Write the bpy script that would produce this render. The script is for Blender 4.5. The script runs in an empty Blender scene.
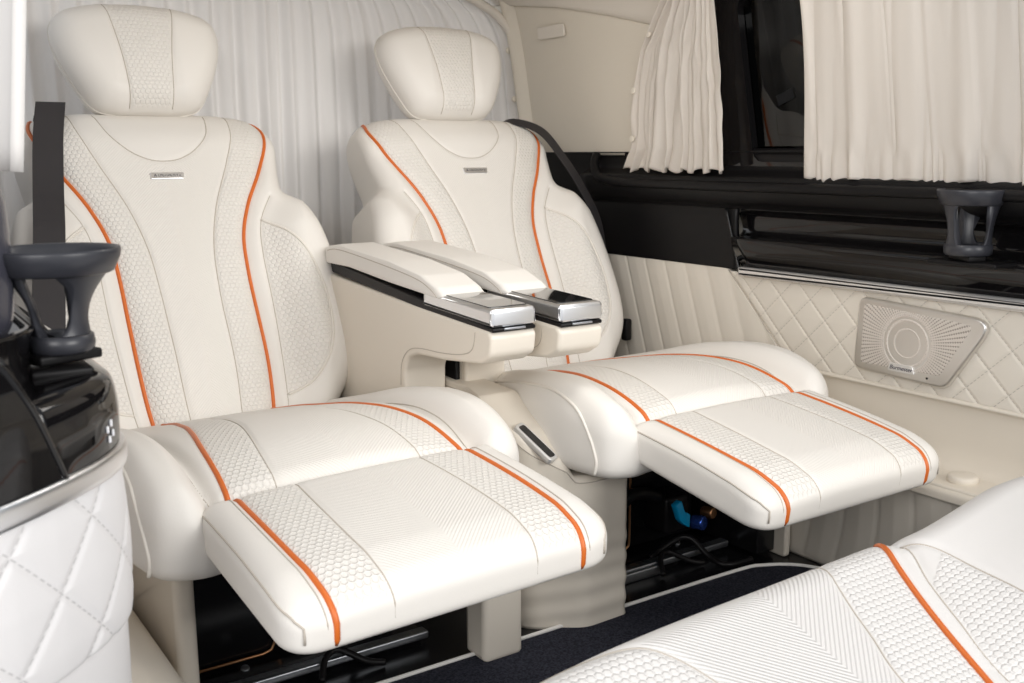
import bpy, math, random
import numpy as np
from mathutils import Matrix, Vector
random.seed(4); rng = np.random.default_rng(4)
SC = bpy.context.scene
COL = SC.collection
R = math.radians

# ------------------------------------------------------------------ materials
def new_mat(name):
    m = bpy.data.materials.new(name); m.use_nodes = True
    nt = m.node_tree; nt.nodes.clear()
    out = nt.nodes.new('ShaderNodeOutputMaterial')
    b = nt.nodes.new('ShaderNodeBsdfPrincipled')
    nt.links.new(b.outputs[0], out.inputs[0])
    return m, nt, b

class NB:
    """tiny node helper"""
    def __init__(s, nt): s.nt = nt
    def val(s, n, i, v):
        if isinstance(v, (int, float)): n.inputs[i].default_value = v
        elif isinstance(v, tuple): n.inputs[i].default_value = v
        else: s.nt.links.new(v, n.inputs[i])
    def m(s, op, a, b=0.0, c=0.0):
        n = s.nt.nodes.new('ShaderNodeMath'); n.operation = op
        s.val(n, 0, a); s.val(n, 1, b)
        if op in ('MULTIPLY_ADD', 'SMOOTH_MIN', 'SMOOTH_MAX'): s.val(n, 2, c)
        return n.outputs[0]
    def step(s, x, lo, hi):
        n = s.nt.nodes.new('ShaderNodeMapRange'); n.interpolation_type = 'SMOOTHSTEP'
        s.val(n, 0, x); s.val(n, 1, lo); s.val(n, 2, hi); return n.outputs[0]
    def attr(s, name, out='Fac'):
        n = s.nt.nodes.new('ShaderNodeAttribute'); n.attribute_name = name; return n.outputs[out]
    def sep(s, v):
        n = s.nt.nodes.new('ShaderNodeSeparateXYZ'); s.nt.links.new(v, n.inputs[0]); return n.outputs
    def noise(s, scale, detail=2.0, vec=None):
        n = s.nt.nodes.new('ShaderNodeTexNoise'); n.inputs['Scale'].default_value = scale
        n.inputs['Detail'].default_value = detail
        if vec is None:
            t = s.nt.nodes.new('ShaderNodeTexCoord'); vec = t.outputs['Object']
        s.nt.links.new(vec, n.inputs['Vector']); return n.outputs['Fac']
    def bump(s, h, bsdf, strength=1.0):
        n = s.nt.nodes.new('ShaderNodeBump'); n.inputs['Strength'].default_value = strength
        n.inputs['Distance'].default_value = 1.0
        s.nt.links.new(h, n.inputs['Height']); s.nt.links.new(n.outputs[0], bsdf.inputs['Normal'])

def hexcell(nb, x, y, size):
    """0 at a cell border, rising to the middle of a honeycomb cell"""
    px = nb.m('DIVIDE', x, size); py = nb.m('DIVIDE', y, size)
    s3 = 1.7320508
    ax = nb.m('SUBTRACT', nb.m('FLOORED_MODULO', px, 1.0), .5)
    ay = nb.m('SUBTRACT', nb.m('FLOORED_MODULO', py, s3), s3 / 2)
    bx = nb.m('SUBTRACT', nb.m('FLOORED_MODULO', nb.m('ADD', px, .5), 1.0), .5)
    by = nb.m('SUBTRACT', nb.m('FLOORED_MODULO', nb.m('ADD', py, s3 / 2), s3), s3 / 2)
    def hd(ux, uy):
        ux = nb.m('ABSOLUTE', ux); uy = nb.m('ABSOLUTE', uy)
        return nb.m('MAXIMUM', ux, nb.m('ADD', nb.m('MULTIPLY', ux, .5), nb.m('MULTIPLY', uy, .8660254)))
    d = nb.m('MINIMUM', hd(ax, ay), hd(bx, by))       # 0 centre .. .5 border
    return nb.m('SUBTRACT', .5, d)

def leather(name, col, rough=.5, hexsize=.0105, hexdepth=.0011, rib=.0065, ribdepth=.00022, grain=.00012, diamond=None):
    m, nt, b = new_mat(name); nb = NB(nt)
    b.inputs['Roughness'].default_value = rough
    b.inputs['Specular IOR Level'].default_value = .35
    b.inputs['Base Color'].default_value = (*col, 1)
    x, y, _ = nb.sep(nb.attr('pat', 'Vector'))
    hx = nb.step(hexcell(nb, x, y, hexsize), .0, .22)
    hh = nb.m('MULTIPLY', nb.m('MULTIPLY', hx, hexdepth), nb.attr('hexmask'))
    ch = nb.m('ADD', nb.m('ABSOLUTE', x), nb.m('MULTIPLY', y, 1.0))
    rb = nb.m('SINE', nb.m('MULTIPLY', ch, 2 * math.pi / rib))
    rr = nb.m('MULTIPLY', nb.m('MULTIPLY', rb, ribdepth), nb.attr('ribmask'))
    g = nb.m('MULTIPLY', nb.noise(420, 3), grain)
    if diamond:                                    # sewn thread along the quilting lines
        P, off, k = diamond
        def ln(sg):
            q = nb.m('DIVIDE', nb.m('ADD', nb.m('ADD', x, off), nb.m('MULTIPLY', y, sg * k)), P)
            return nb.m('MULTIPLY', nb.m('PINGPONG', q, .5), P)
        dd = nb.m('MINIMUM', ln(1.0), ln(-1.0))
        dash = nb.step(nb.m('SINE', nb.m('MULTIPLY', y, 900.0)), -.6, -.2)
        mk_ = nb.m('MULTIPLY', nb.m('SUBTRACT', 1.0, nb.step(dd, .0005, .0016)), dash)
        mix = nt.nodes.new('ShaderNodeMix'); mix.data_type = 'RGBA'
        nt.links.new(mk_, mix.inputs['Factor']); mix.inputs['A'].default_value = (*col, 1); mix.inputs['B'].default_value = tuple(q * .70 for q in col) + (1,)
        nt.links.new(mix.outputs['Result'], b.inputs['Base Color'])
    nb.bump(nb.m('ADD', nb.m('ADD', hh, rr), g), b)
    return m

def plain(name, col, rough=.5, metal=0.0, spec=.5, coat=0.0, grain=0.0, gscale=300, aniso=0):
    m, nt, b = new_mat(name)
    b.inputs['Base Color'].default_value = (*col, 1)
    b.inputs['Roughness'].default_value = rough
    b.inputs['Metallic'].default_value = metal
    b.inputs['Specular IOR Level'].default_value = spec
    b.inputs['Coat Weight'].default_value = coat
    b.inputs['Coat Roughness'].default_value = .03
    if grain:
        nb = NB(nt); nb.bump(nb.m('MULTIPLY', nb.noise(gscale, 3), grain), b)
    return m

CREAM = (.80, .77, .725)
M = {}
M['leather'] = leather('cream_leather', CREAM)
M['panel'] = leather('door_panel_leather', (.76, .71, .63), .55)
M['quilt'] = leather('diamond_quilted_leather', (.76, .71, .63), .55, diamond=(.088, 0.0, 1.02))
M['base'] = plain('cream_base_shell', (.76, .70, .61), .5, grain=.0001)
M['thread'] = plain('seam_thread', (.50, .45, .39), .8)
M['ridge'] = plain('welt_leather', (.78, .74, .68), .5)
M['orange'] = plain('orange_piping', (.66, .15, .022), .42, grain=.0001, gscale=900)
M['chrome'] = plain('satin_chrome', (.82, .83, .85), .3, 1.0)
M['silver'] = plain('brushed_silver', (.80, .79, .78), .42, .65)
M['satinmetal'] = plain('satin_metal_trim', (.72, .70, .67), .34, .9)
M['steel'] = plain('dull_steel', (.42, .44, .47), .38, 1.0)
M['copper'] = plain('copper_edge', (.62, .33, .17), .4, 1.0)
M['gloss'] = plain('piano_black', (.006, .0055, .006), .05, 0, .45, 0.0)
M['satin'] = plain('satin_black_plastic', (.007, .0065, .007), .40, 0, .2)
M['pan'] = plain('under_seat_black', (.008, .008, .009), .24, 0, .5)
M['holder'] = plain('holder_grey_black', (.030, .031, .038), .36, 0, .5)
M['webbing'] = plain('belt_webbing', (.035, .032, .034), .7, 0, .3, grain=.0003, gscale=900)
M['post'] = plain('satin_sill_blue_sheen', (.055, .055, .072), .25, 0, .5)  # black satin sill; its blue-grey reflected sheen is put into the base colour
M['screen'] = plain('glass_screen', (.01, .011, .012), .03, 0, .6, 1.0)
M['label'] = plain('dark_glass_print', (.014, .014, .015), .9, 0, .05)
M['blue'] = plain('blue_connector', (.0, .28, .55), .4)
M['bluemetal'] = plain('blue_anodised', (.05, .12, .5), .25, .8)
M['head'] = plain('headliner', (.74, .69, .62), .9, grain=.0002, gscale=500)
M['pillar'] = plain('pillar_trim', (.72, .665, .575), .75, grain=.0001)
M['white'] = plain('white_edging', (.85, .83, .80), .6)
M['whitepanel'] = leather('white_panel_leather', (.73, .715, .715), .5)
M['whitequilt'] = leather('white_quilted_leather', (.73, .715, .715), .5, diamond=(.105, -.10, 1.0))
M['icon'] = plain('white_icon', (.85, .85, .88), .5)
M['darkprint'] = plain('dark_print', (.09, .085, .10), .5)

def carpet_mat():
    m, nt, b = new_mat('navy_carpet'); nb = NB(nt)
    n = nb.noise(260, 4)
    r = nt.nodes.new('ShaderNodeValToRGB')
    r.color_ramp.elements[0].position = .35; r.color_ramp.elements[0].color = (.018, .019, .028, 1)
    r.color_ramp.elements[1].position = .7; r.color_ramp.elements[1].color = (.052, .055, .075, 1)
    nt.links.new(n, r.inputs[0]); nt.links.new(r.outputs[0], b.inputs['Base Color'])
    b.inputs['Roughness'].default_value = .95; b.inputs['Specular IOR Level'].default_value = .1
    nb.bump(nb.m('MULTIPLY', n, .004), b)
    return m
M['carpet'] = carpet_mat()

def cloth_mat(name, col, trans=.35):
    m, nt, b = new_mat(name)
    nt.nodes.remove(b)
    out = nt.nodes['Material Output']
    d = nt.nodes.new('ShaderNodeBsdfDiffuse'); d.inputs[0].default_value = (*col, 1)
    t = nt.nodes.new('ShaderNodeBsdfTranslucent'); t.inputs[0].default_value = (*col, 1)
    mx = nt.nodes.new('ShaderNodeMixShader'); mx.inputs[0].default_value = trans
    nt.links.new(d.outputs[0], mx.inputs[1]); nt.links.new(t.outputs[0], mx.inputs[2])
    nt.links.new(mx.outputs[0], out.inputs[0])
    nb = NB(nt)
    n = nt.nodes.new('ShaderNodeBump'); n.inputs['Distance'].default_value = 1
    nt.links.new(nb.m('MULTIPLY', nb.noise(700, 2), .0002), n.inputs['Height'])
    nt.links.new(n.outputs[0], d.inputs['Normal'])
    return m
M['cloth'] = cloth_mat('ivory_curtain_cloth', (.83, .78, .72), .3)
M['rearcloth'] = cloth_mat('white_curtain_cloth', (.86, .835, .81), .22)

def glass_mat():
    m, nt, b = new_mat('tinted_window_glass'); nt.nodes.remove(b)
    out = nt.nodes['Material Output']
    t = nt.nodes.new('ShaderNodeBsdfTransparent'); t.inputs[0].default_value = (.13, .126, .12, 1)
    g = nt.nodes.new('ShaderNodeBsdfGlossy'); g.inputs['Roughness'].default_value = .02
    f = nt.nodes.new('ShaderNodeFresnel'); f.inputs[0].default_value = 1.5
    mx = nt.nodes.new('ShaderNodeMixShader')
    nt.links.new(f.outputs[0], mx.inputs[0]); nt.links.new(t.outputs[0], mx.inputs[1]); nt.links.new(g.outputs[0], mx.inputs[2])
    nt.links.new(mx.outputs[0], out.inputs[0])
    return m
M['glass'] = glass_mat()

def grille_mat():
    """perforated metal sheet: dots in rays around the driver"""
    m, nt, b = new_mat('perforated_speaker_grille'); nb = NB(nt)
    x, y, _ = nb.sep(nb.attr('pat', 'Vector'))
    r = nb.m('SQRT', nb.m('ADD', nb.m('MULTIPLY', x, x), nb.m('MULTIPLY', y, y)))
    th = nb.m('ARCTAN2', y, x)
    a = nb.m('SINE', nb.m('MULTIPLY', th, 84.0))
    k = nb.m('SINE', nb.m('MULTIPLY', r, 2 * math.pi / .0052))
    dots = nb.step(nb.m('ADD', a, nb.m('MULTIPLY', k, .45)), .25, .85)
    far = nb.step(r, .05, .075)
    near = nb.m('MULTIPLY', nb.step(nb.m('SINE', nb.m('MULTIPLY', th, 34.0)), .2, .9), nb.step(k, .2, .8))
    holes = nb.m('ADD', nb.m('MULTIPLY', dots, far), nb.m('MULTIPLY', nb.m('MULTIPLY', near, nb.m('SUBTRACT', 1.0, far)), .35))
    mix = nt.nodes.new('ShaderNodeMix'); mix.data_type = 'RGBA'
    nt.links.new(holes, mix.inputs['Factor'])
    mix.inputs['A'].default_value = (.74, .69, .64, 1); mix.inputs['B'].default_value = (.42, .375, .335, 1)
    nt.links.new(mix.outputs['Result'], b.inputs['Base Color'])
    b.inputs['Metallic'].default_value = .35; b.inputs['Roughness'].default_value = .42
    nb.bump(nb.m('MULTIPLY', holes, -.0006), b)
    return m
M['grille'] = grille_mat()

# ------------------------------------------------------------------ objects
WL = {}
def put(o, parent, loc):
    COL.objects.link(o)
    if parent is not None:
        o.parent = parent; o.location = Vector(loc) - WL[parent.name]
    else:
        o.location = loc
    WL[o.name] = Vector(loc)

def mk(name, V, F, mat, parent=None, smooth=True, attrs=None, flat=None, base=False):
    V = np.asarray(V, float)
    loc = V.mean(0) if not base else np.array([V[:, 0].mean(), V[:, 1].mean(), V[:, 2].min()])
    me = bpy.data.meshes.new(name)
    me.from_pydata((V - loc).tolist(), [], F)
    if smooth:
        me.polygons.foreach_set('use_smooth', [True] * len(me.polygons))
        if flat:
            for i in flat: me.polygons[i].use_smooth = False
    if attrs:
        for k, a in attrs.items():
            a = np.asarray(a, float)
            if a.ndim == 2:
                at = me.attributes.new(k, 'FLOAT_VECTOR', 'POINT'); at.data.foreach_set('vector', a.ravel())
            else:
                at = me.attributes.new(k, 'FLOAT', 'POINT'); at.data.foreach_set('value', a)
    me.materials.append(mat)
    o = bpy.data.objects.new(name, me)
    put(o, parent, loc)
    return o

def thing(name, loc, label, cat, group=None):
    o = bpy.data.objects.new(name, None); o.empty_display_size = .05
    put(o, None, loc); tag(o, label, cat, group); return o
def tag(o, label=None, cat=None, group=None, kind=None):
    for k, v in (('label', label), ('category', cat), ('group', group), ('kind', kind)):
        if v: o[k] = v
    return o
def struct(o, label=None, cat=None):
    return tag(o, label, cat, None, 'structure')

def copy_tree(o, parent=None):
    c = o.copy(); COL.objects.link(c)
    if parent: c.parent = parent
    WL[c.name] = WL[o.name].copy()
    for ch in [x for x in COL.objects if x.parent == o]: copy_tree(ch, c)
    return c

# ------------------------------------------------------------------ geometry helpers
def smooth_curve(pts, n, closed=True):
    """Catmull-Rom through pts, n points evenly spaced by length"""
    P = np.asarray(pts, float); k = len(P); out = []
    segs = k if closed else k - 1
    for i in range(segs):
        if closed: p0, p1, p2, p3 = P[(i - 1) % k], P[i], P[(i + 1) % k], P[(i + 2) % k]
        else: p0, p1, p2, p3 = P[max(i - 1, 0)], P[i], P[i + 1], P[min(i + 2, k - 1)]
        t = np.linspace(0, 1, 24, endpoint=False)[:, None]
        out.append(.5 * ((2 * p1) + (-p0 + p2) * t + (2 * p0 - 5 * p1 + 4 * p2 - p3) * t ** 2 + (-p0 + 3 * p1 - 3 * p2 + p3) * t ** 3))
    C = np.vstack(out)
    C = np.vstack([C, P[:1] if closed else P[-1:]])
    return resample(C, n, closed)

def resample(C, n, closed):
    L = np.r_[0, np.cumsum(np.linalg.norm(np.diff(C, axis=0), axis=1))]
    s = np.linspace(0, L[-1], n + 1)[:-1] if closed else np.linspace(0, L[-1], n)
    return np.stack([np.interp(s, L, C[:, i]) for i in range(C.shape[1])], 1)

def ccw(O):
    a = np.sum(O[:, 0] * np.roll(O[:, 1], -1) - np.roll(O[:, 0], -1) * O[:, 1])
    return O if a > 0 else O[::-1]

def rounded(pts, r, n=6):
    """polygon with corner radii r (number or list)"""
    P = ccw(np.asarray(pts, float)) if not isinstance(r, (list, tuple)) else np.asarray(pts, float)
    k = len(P); out = []
    rr = r if isinstance(r, (list, tuple)) else [r] * k
    for i in range(k):
        a, b, c = P[i - 1], P[i], P[(i + 1) % k]
        u = (a - b) / np.linalg.norm(a - b); v = (c - b) / np.linalg.norm(c - b)
        ang = math.acos(max(-1, min(1, float(u @ v))))
        d = min(rr[i] / math.tan(ang / 2), .49 * np.linalg.norm(a - b), .49 * np.linalg.norm(c - b))
        p0, p1 = b + u * d, b + v * d
        for t in np.linspace(0, 1, n + 1):
            out.append((1 - t) ** 2 * p0 + 2 * t * (1 - t) * b + t * t * p1)
    return ccw(np.array(out))

def dist_to(P, poly, closed=False):
    """distance of points P (n,2) to a polyline"""
    A = np.asarray(poly, float); B = np.roll(A, -1, 0)
    if not closed: A, B = A[:-1], B[:-1]
    out = np.full(len(P), 1e9)
    D = B - A; L = np.maximum((D ** 2).sum(1), 1e-14)
    for s in range(0, len(P), 4000):
        p = P[s:s + 4000, None, :]
        t = np.clip(((p - A) * D).sum(2) / L, 0, 1)
        q = A + t[..., None] * D
        out[s:s + 4000] = np.sqrt(((p - q) ** 2).sum(2).min(1))
    return out

def inside(P, poly):
    A = np.asarray(poly, float); B = np.roll(A, -1, 0)
    r = np.zeros(len(P), bool)
    for (x0, y0), (x1, y1) in zip(A, B):
        if y0 == y1: continue
        c = ((y0 > P[:, 1]) != (y1 > P[:, 1])) & (P[:, 0] < (x1 - x0) * (P[:, 1] - y0) / (y1 - y0) + x0)
        r ^= c
    return r

def sstep(x, lo, hi):
    t = np.clip((x - lo) / (hi - lo), 0, 1); return t * t * (3 - 2 * t)

def to3(F, P, z):
    o, A, B, Cc = F
    P = np.atleast_2d(P); z = np.broadcast_to(z, len(P))
    return np.asarray(o) + P[:, :1] * A + P[:, 1:2] * B + np.asarray(z)[:, None] * Cc

def frame(o, A, B):
    A = np.asarray(A, float); A /= np.linalg.norm(A); B = np.asarray(B, float); B /= np.linalg.norm(B)
    return (np.asarray(o, float), A, B, np.cross(A, B))

class Pad:
    """upholstered pad: outline in a local plane, domed front, rounded rim, flat back"""
    def __init__(s, outline, F, h, back, rh=.03, rv=.03, rb=.02, seams=(), hexes=(), ribs=(), N=420, M=60, center=None, gw=.0045, gd=.003, raw=False):
        s.F = F; s.h = h; s.rh, s.rv = rh, rv; s.gw, s.gd = gw, gd
        s.O = ccw(resample(np.vstack([outline, outline[:1]]), N, True) if raw else smooth_curve(outline, N))
        s.seams = [np.asarray(q) for q in seams]
        s.hexes, s.ribs = hexes, ribs; s.back, s.rb = back, rb; s.N, s.M = N, M
        s.c = np.asarray(center if center is not None else s.O.mean(0), float)
    def H(s, P, groove=True):
        P = np.atleast_2d(P)
        d = dist_to(P, s.O, True); d = np.where(inside(P, s.O), d, 0)
        q = 1 - np.clip(d / s.rh, 0, 1)
        z = s.h(P[:, 0], P[:, 1]) - s.rv * (1 - np.sqrt(np.maximum(0, 1 - q * q)))
        if groove:
            for sm in s.seams: z = z - s.gd * np.exp(-(dist_to(P, sm) / s.gw) ** 2)
        return z
    def S(s, P, off=0.0, groove=True): return to3(s.F, P, s.H(P, groove) + off)
    def mask(s, P, polys):
        m = np.zeros(len(P))
        for p in polys:
            d = dist_to(P, p, True); d = np.where(inside(P, p), d, -d)
            m = np.maximum(m, sstep(d, .001, .006))
        return m
    def build(s, name, mat, parent):
        N = s.N; O, c = s.O, s.c
        Rm = np.linalg.norm(O - c, axis=1).mean(); e = s.rh / Rm
        K = 9
        te = [1 - e * (1 - math.cos(k / K * math.pi / 2)) for k in range(K + 1)]
        ti = np.linspace(1 - e, 0, s.M + 1)[1:-1]
        tf = list(ti[::-1]) + te[::-1]
        P = np.vstack([c[None]] + [c + t * (O - c) for t in tf])
        Z = s.H(P); nf = len(P)
        He = Z[-N:]
        bz = s.back + s.rb
        parts = [P]; zs = [Z]
        for k in range(1, 4):
            parts.append(O); zs.append(He + (bz - He) * k / 3)
        eb = s.rb / Rm
        for k in range(1, 6):
            ph = k / 5 * math.pi / 2
            parts.append(c + (1 - eb * (1 - math.cos(ph))) * (O - c)); zs.append(np.full(N, bz - s.rb * math.sin(ph)))
        parts.append(c + .5 * (O - c)); zs.append(np.full(N, s.back))
        parts.append(c[None]); zs.append(np.array([s.back]))
        PP = np.vstack(parts); ZZ = np.concatenate(zs)
        V = to3(s.F, PP, ZZ)
        nr = (len(PP) - 2) // N
        Fc = [[0, 1 + j, 1 + (j + 1) % N] for j in range(N)]
        for i in range(nr - 1):
            a = 1 + i * N; b = a + N
            Fc += [[a + j, b + j, b + (j + 1) % N, a + (j + 1) % N] for j in range(N)]
        a = 1 + (nr - 1) * N; last = len(PP) - 1
        Fc += [[a + j, last, a + (j + 1) % N] for j in range(N)]
        at = {'pat': np.c_[PP, np.zeros(len(PP))]}
        side = np.ones(len(PP)); side[nf:] = 1.0
        at['hexmask'] = s.mask(PP, s.hexes) if s.hexes else np.zeros(len(PP))
        at['ribmask'] = s.mask(PP, s.ribs) if s.ribs else np.zeros(len(PP))
        return mk(name, V, Fc, mat, parent, attrs=at)

def tube(path, r, sides=8, closed=False):
    P = np.asarray(path, float); n = len(P)
    r = np.broadcast_to(r, n)
    T = np.gradient(P, axis=0) if not closed else np.roll(P, -1, 0) - np.roll(P, 1, 0)
    T /= np.maximum(np.linalg.norm(T, axis=1), 1e-9)[:, None]
    up = np.array([0, 0, 1.]) if abs(T[0][2]) < .9 else np.array([1., 0, 0])
    u = np.cross(T[0], up); u /= np.linalg.norm(u)
    V = []
    for i in range(n):
        u = u - T[i] * (u @ T[i]); u /= max(np.linalg.norm(u), 1e-9); v = np.cross(T[i], u)
        for k in range(sides):
            a = 2 * math.pi * k / sides; V.append(P[i] + r[i] * (math.cos(a) * u + math.sin(a) * v))
    F = []
    m = n if closed else n - 1
    for i in range(m):
        for k in range(sides):
            a, b = i * sides + k, i * sides + (k + 1) % sides
            c, d = ((i + 1) % n) * sides + (k + 1) % sides, ((i + 1) % n) * sides + k
            F.append([a, b, c, d])
    if not closed:
        F.append(list(range(sides))[::-1]); F.append([(n - 1) * sides + k for k in range(sides)])
    return np.array(V), F

def ribbon(path, wvec, w, t):
    """flat band along path; wvec = width direction(s), t thickness"""
    P = np.asarray(path, float); n = len(P)
    W = np.broadcast_to(np.asarray(wvec, float), (n, 3)); W = W / np.linalg.norm(W, axis=1)[:, None]
    T = np.gradient(P, axis=0); T /= np.linalg.norm(T, axis=1)[:, None]
    Nn = np.cross(T, W); Nn /= np.linalg.norm(Nn, axis=1)[:, None]
    V = np.empty((n, 4, 3))
    for k, (a, b) in enumerate(((-1, -1), (1, -1), (1, 1), (-1, 1))): V[:, k] = P + W * a * w / 2 + Nn * b * t / 2
    F = []
    for i in range(n - 1):
        for k in range(4): F.append([i * 4 + k, i * 4 + (k + 1) % 4, (i + 1) * 4 + (k + 1) % 4, (i + 1) * 4 + k])
    F.append([3, 2, 1, 0]); F.append([(n - 1) * 4 + k for k in range(4)])
    return V.reshape(-1, 3), F

def join(*parts):
    V = []; F = []; n = 0
    for v, f in parts:
        V.append(np.asarray(v)); F += [[i + n for i in q] for q in f]; n += len(v)
    return np.vstack(V), F

def slab_geo(O, z0, z1, r, F, k=4, r0=None):
    """prism over outline O (may be concave) with rounded rims"""
    O = ccw(np.asarray(O, float)); n = len(O)
    r0 = r if r0 is None else r0
    T = np.roll(O, -1, 0) - np.roll(O, 1, 0); T /= np.maximum(np.linalg.norm(T, axis=1), 1e-9)[:, None]
    Nin = np.c_[-T[:, 1], T[:, 0]]
    rings = []
    for i in range(k + 1):
        ph = i / k * math.pi / 2
        rings.append((O + Nin * r0 * (1 - math.sin(ph)), z0 + r0 * (1 - math.cos(ph))))
    for i in range(k + 1):
        ph = i / k * math.pi / 2
        rings.append((O + Nin * r * (1 - math.cos(ph)), z1 - r + r * math.sin(ph)))
    V = np.vstack([to3(F, q, z) for q, z in rings])
    Fc = []
    for i in range(len(rings) - 1):
        for j in range(n): Fc.append([i * n + j, i * n + (j + 1) % n, (i + 1) * n + (j + 1) % n, (i + 1) * n + j])
    a = (len(rings) - 1) * n
    Fc.append(list(range(n))[::-1]); Fc.append([a + j for j in range(n)])
    return V, Fc
def slab(name, O, z0, z1, r, F, mat, parent=None, k=4, r0=None, **kw):
    V, Fc = slab_geo(O, z0, z1, r, F, k, r0)
    pat = kw.pop('pat', None)
    o = mk(name, V, Fc, mat, parent, flat=[len(Fc) - 2, len(Fc) - 1], **kw)
    return o
XY = frame((0, 0, 0), (1, 0, 0), (0, 1, 0))
def YZ(x=0): return frame((x, 0, 0), (0, 1, 0), (0, 0, 1))       # out = +x
def XZ(y=0): return frame((0, y, 0), (1, 0, 0), (0, 0, 1))       # out = -y
def rect(x0, x1, y0, y1, r=.005, n=4): return rounded([(x0, y0), (x1, y0), (x1, y1), (x0, y1)], r, n)
def box_geo(x0, x1, y0, y1, z0, z1, r=.004): return slab_geo(rect(x0, x1, y0, y1, r), z0, z1, r, XY, 3)
def box(name, x0, x1, y0, y1, z0, z1, mat, parent=None, r=.004, **kw):
    return slab(name, rect(x0, x1, y0, y1, r), z0, z1, r, XY, mat, parent, 3, **kw)

def lathe_geo(prof, n=48, a0=0, a1=2 * math.pi):
    """closed profile [(r,z)] spun about z"""
    full = abs(a1 - a0 - 2 * math.pi) < 1e-6
    A = np.linspace(a0, a1, n, endpoint=not full); k = len(prof)
    V = np.array([(r * math.cos(a), r * math.sin(a), z) for a in A for r, z in prof])
    F = []
    for i in range(n if full else n - 1):
        for j in range(k):
            F.append([i * k + j, ((i + 1) % n) * k + j, ((i + 1) % n) * k + (j + 1) % k, i * k + (j + 1) % k])
    if not full: F.append(list(range(k))); F.append([(n - 1) * k + j for j in range(k)][::-1])
    return V, F
def cyl_geo(c, axis, r, h, n=24, bev=.0015):
    ax = np.asarray(axis, float); ax /= np.linalg.norm(ax)
    u = np.cross(ax, [0, 0, 1.] if abs(ax[2]) < .9 else [1., 0, 0]); u /= np.linalg.norm(u)
    O = np.array([(r * math.cos(2 * math.pi * k / n), r * math.sin(2 * math.pi * k / n)) for k in range(n)])
    return slab_geo(O, 0, h, bev, (np.asarray(c, float), u, np.cross(ax, u), ax), 3)

def grid_obj(name, Pf, us, vs, mat, parent=None, attrs=None, thick=0, off=-1, flip=False, **kw):
    U, Vv = np.meshgrid(us, vs, indexing='ij')
    V = Pf(U.ravel(), Vv.ravel()); nu, nv = len(us), len(vs)
    F = []
    for i in range(nu - 1):
        for j in range(nv - 1):
            q = [i * nv + j, (i + 1) * nv + j, (i + 1) * nv + j + 1, i * nv + j + 1]
            F.append(q[::-1] if flip else q)
    o = mk(name, V, F, mat, parent, attrs=attrs(U.ravel(), Vv.ravel()) if attrs else None, **kw)
    if thick:
        if off:                                      # the given surface stays the visible face, thickness grows away from the cabin
            i = (nu // 2) * (nv - 1) + nv // 2; c_ = V[F[i]]
            nn = np.cross(c_[2] - c_[0], c_[3] - c_[1]); off = -1 if nn @ (np.array([.4, -.7, .7]) - c_.mean(0)) > 0 else 1
        s = o.modifiers.new('thickness', 'SOLIDIFY'); s.thickness = thick; s.offset = off
    return o

def seam_tube(name, pad, path, mat, parent, r=.0012, off=.0, n=90, ext=None, groove=True):
    C = smooth_curve(path, n, False) if len(path) > 2 else resample(np.asarray(path, float), n, False)
    P = pad.S(C, off, groove)
    if ext is not None:
        for e in ext: P = np.vstack([P, P[-1] + np.asarray(e)])
    V, F = tube(P, r, 8)
    return mk(name, V, F, mat, parent)

def mirror(path): return [(-a, b) for a, b in path]

# ------------------------------------------------------------------ SEAT
T_ = np.array([0, .507, 1.]); T_ /= np.linalg.norm(T_)
BO = np.array([0, -.007, .366])
BF = (BO, np.array([1., 0, 0]), T_, np.cross([1., 0, 0], T_))     # backrest frame, out = towards the knees
PIPE = [(.122, -.015), (.129, .046), (.133, .124), (.134, .214), (.135, .317), (.142, .399), (.168, .475), (.208, .55), (.238, .615), (.250, .665), (.243, .70), (.232, .718)]
SEAM = [(.052, -.015), (.057, .073), (.059, .172), (.061, .273), (.069, .375), (.093, .470), (.135, .570), (.162, .645), (.172, .718)]
WING = [(.187, .432), (.228, .392), (.262, .33), (.28, .25), (.28, .175), (.262, .105), (.215, .048), (.16, .028)]
INNER = [(.218, .488), (.186, .43), (.174, .36), (.171, .23), (.165, .12), (.158, .028), (.152, -.012)]
BIB = [(-.120, .708), (-.105, .645), (-.074, .605), (-.036, .582), (0, .576), (.036, .582), (.074, .605), (.105, .645), (.120, .708)]
BACK = [(0, -.05), (.15, -.05), (.24, -.03), (.29, .02), (.326, .08), (.337, .15), (.340, .22), (.337, .30), (.330, .365), (.318, .425), (.303, .475), (.280, .497), (.265, .510), (.263, .532),
        (.270, .58), (.276, .632), (.268, .685), (.235, .718), (.16, .728), (.06, .728)]
BACK = BACK + [(-a, b) for a, b in BACK[::-1] if a > 0]
pipe_x = smooth_curve(PIPE, 200, False)
def back_h(a, b):
    pa = np.interp(b, pipe_x[:, 1], pipe_x[:, 0])
    d = np.abs(a) - pa
    fade = 1 - sstep(b, .40, .53)
    z = .052 * sstep(d, .035, .13) * fade * (.55 + .45 * sstep(b, -.03, .16))
    z = z - .012 * sstep(d, .06, .16) * fade                                    # rolls off at the rim
    z = z + .012 * np.exp(-((b - .12) / .10) ** 2) * (1 - sstep(np.abs(a), .08, .2))
    z = z - .010 * np.exp(-(d / .018) ** 2)                                      # piping channel
    z = z - .045 * sstep(b, .61, .74) ** 1.2 - .012 * sstep(np.abs(a), .12, .26) * sstep(b, .5, .6)
    z = z - .008 * (np.abs(a) / .12) ** 2 * (np.abs(a) < .12) * 0
    z = z + .006 * np.exp(-(a / .10) ** 2) * np.exp(-((b - .64) / .05) ** 2)     # bib cushion
    return z

seat = thing('captain_seat', (0, -.25, 0), 'cream leather reclining seat on the left, leg rest raised, beside the diamond-quilted white panel', 'seat', 'reclining leather seats')

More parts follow.
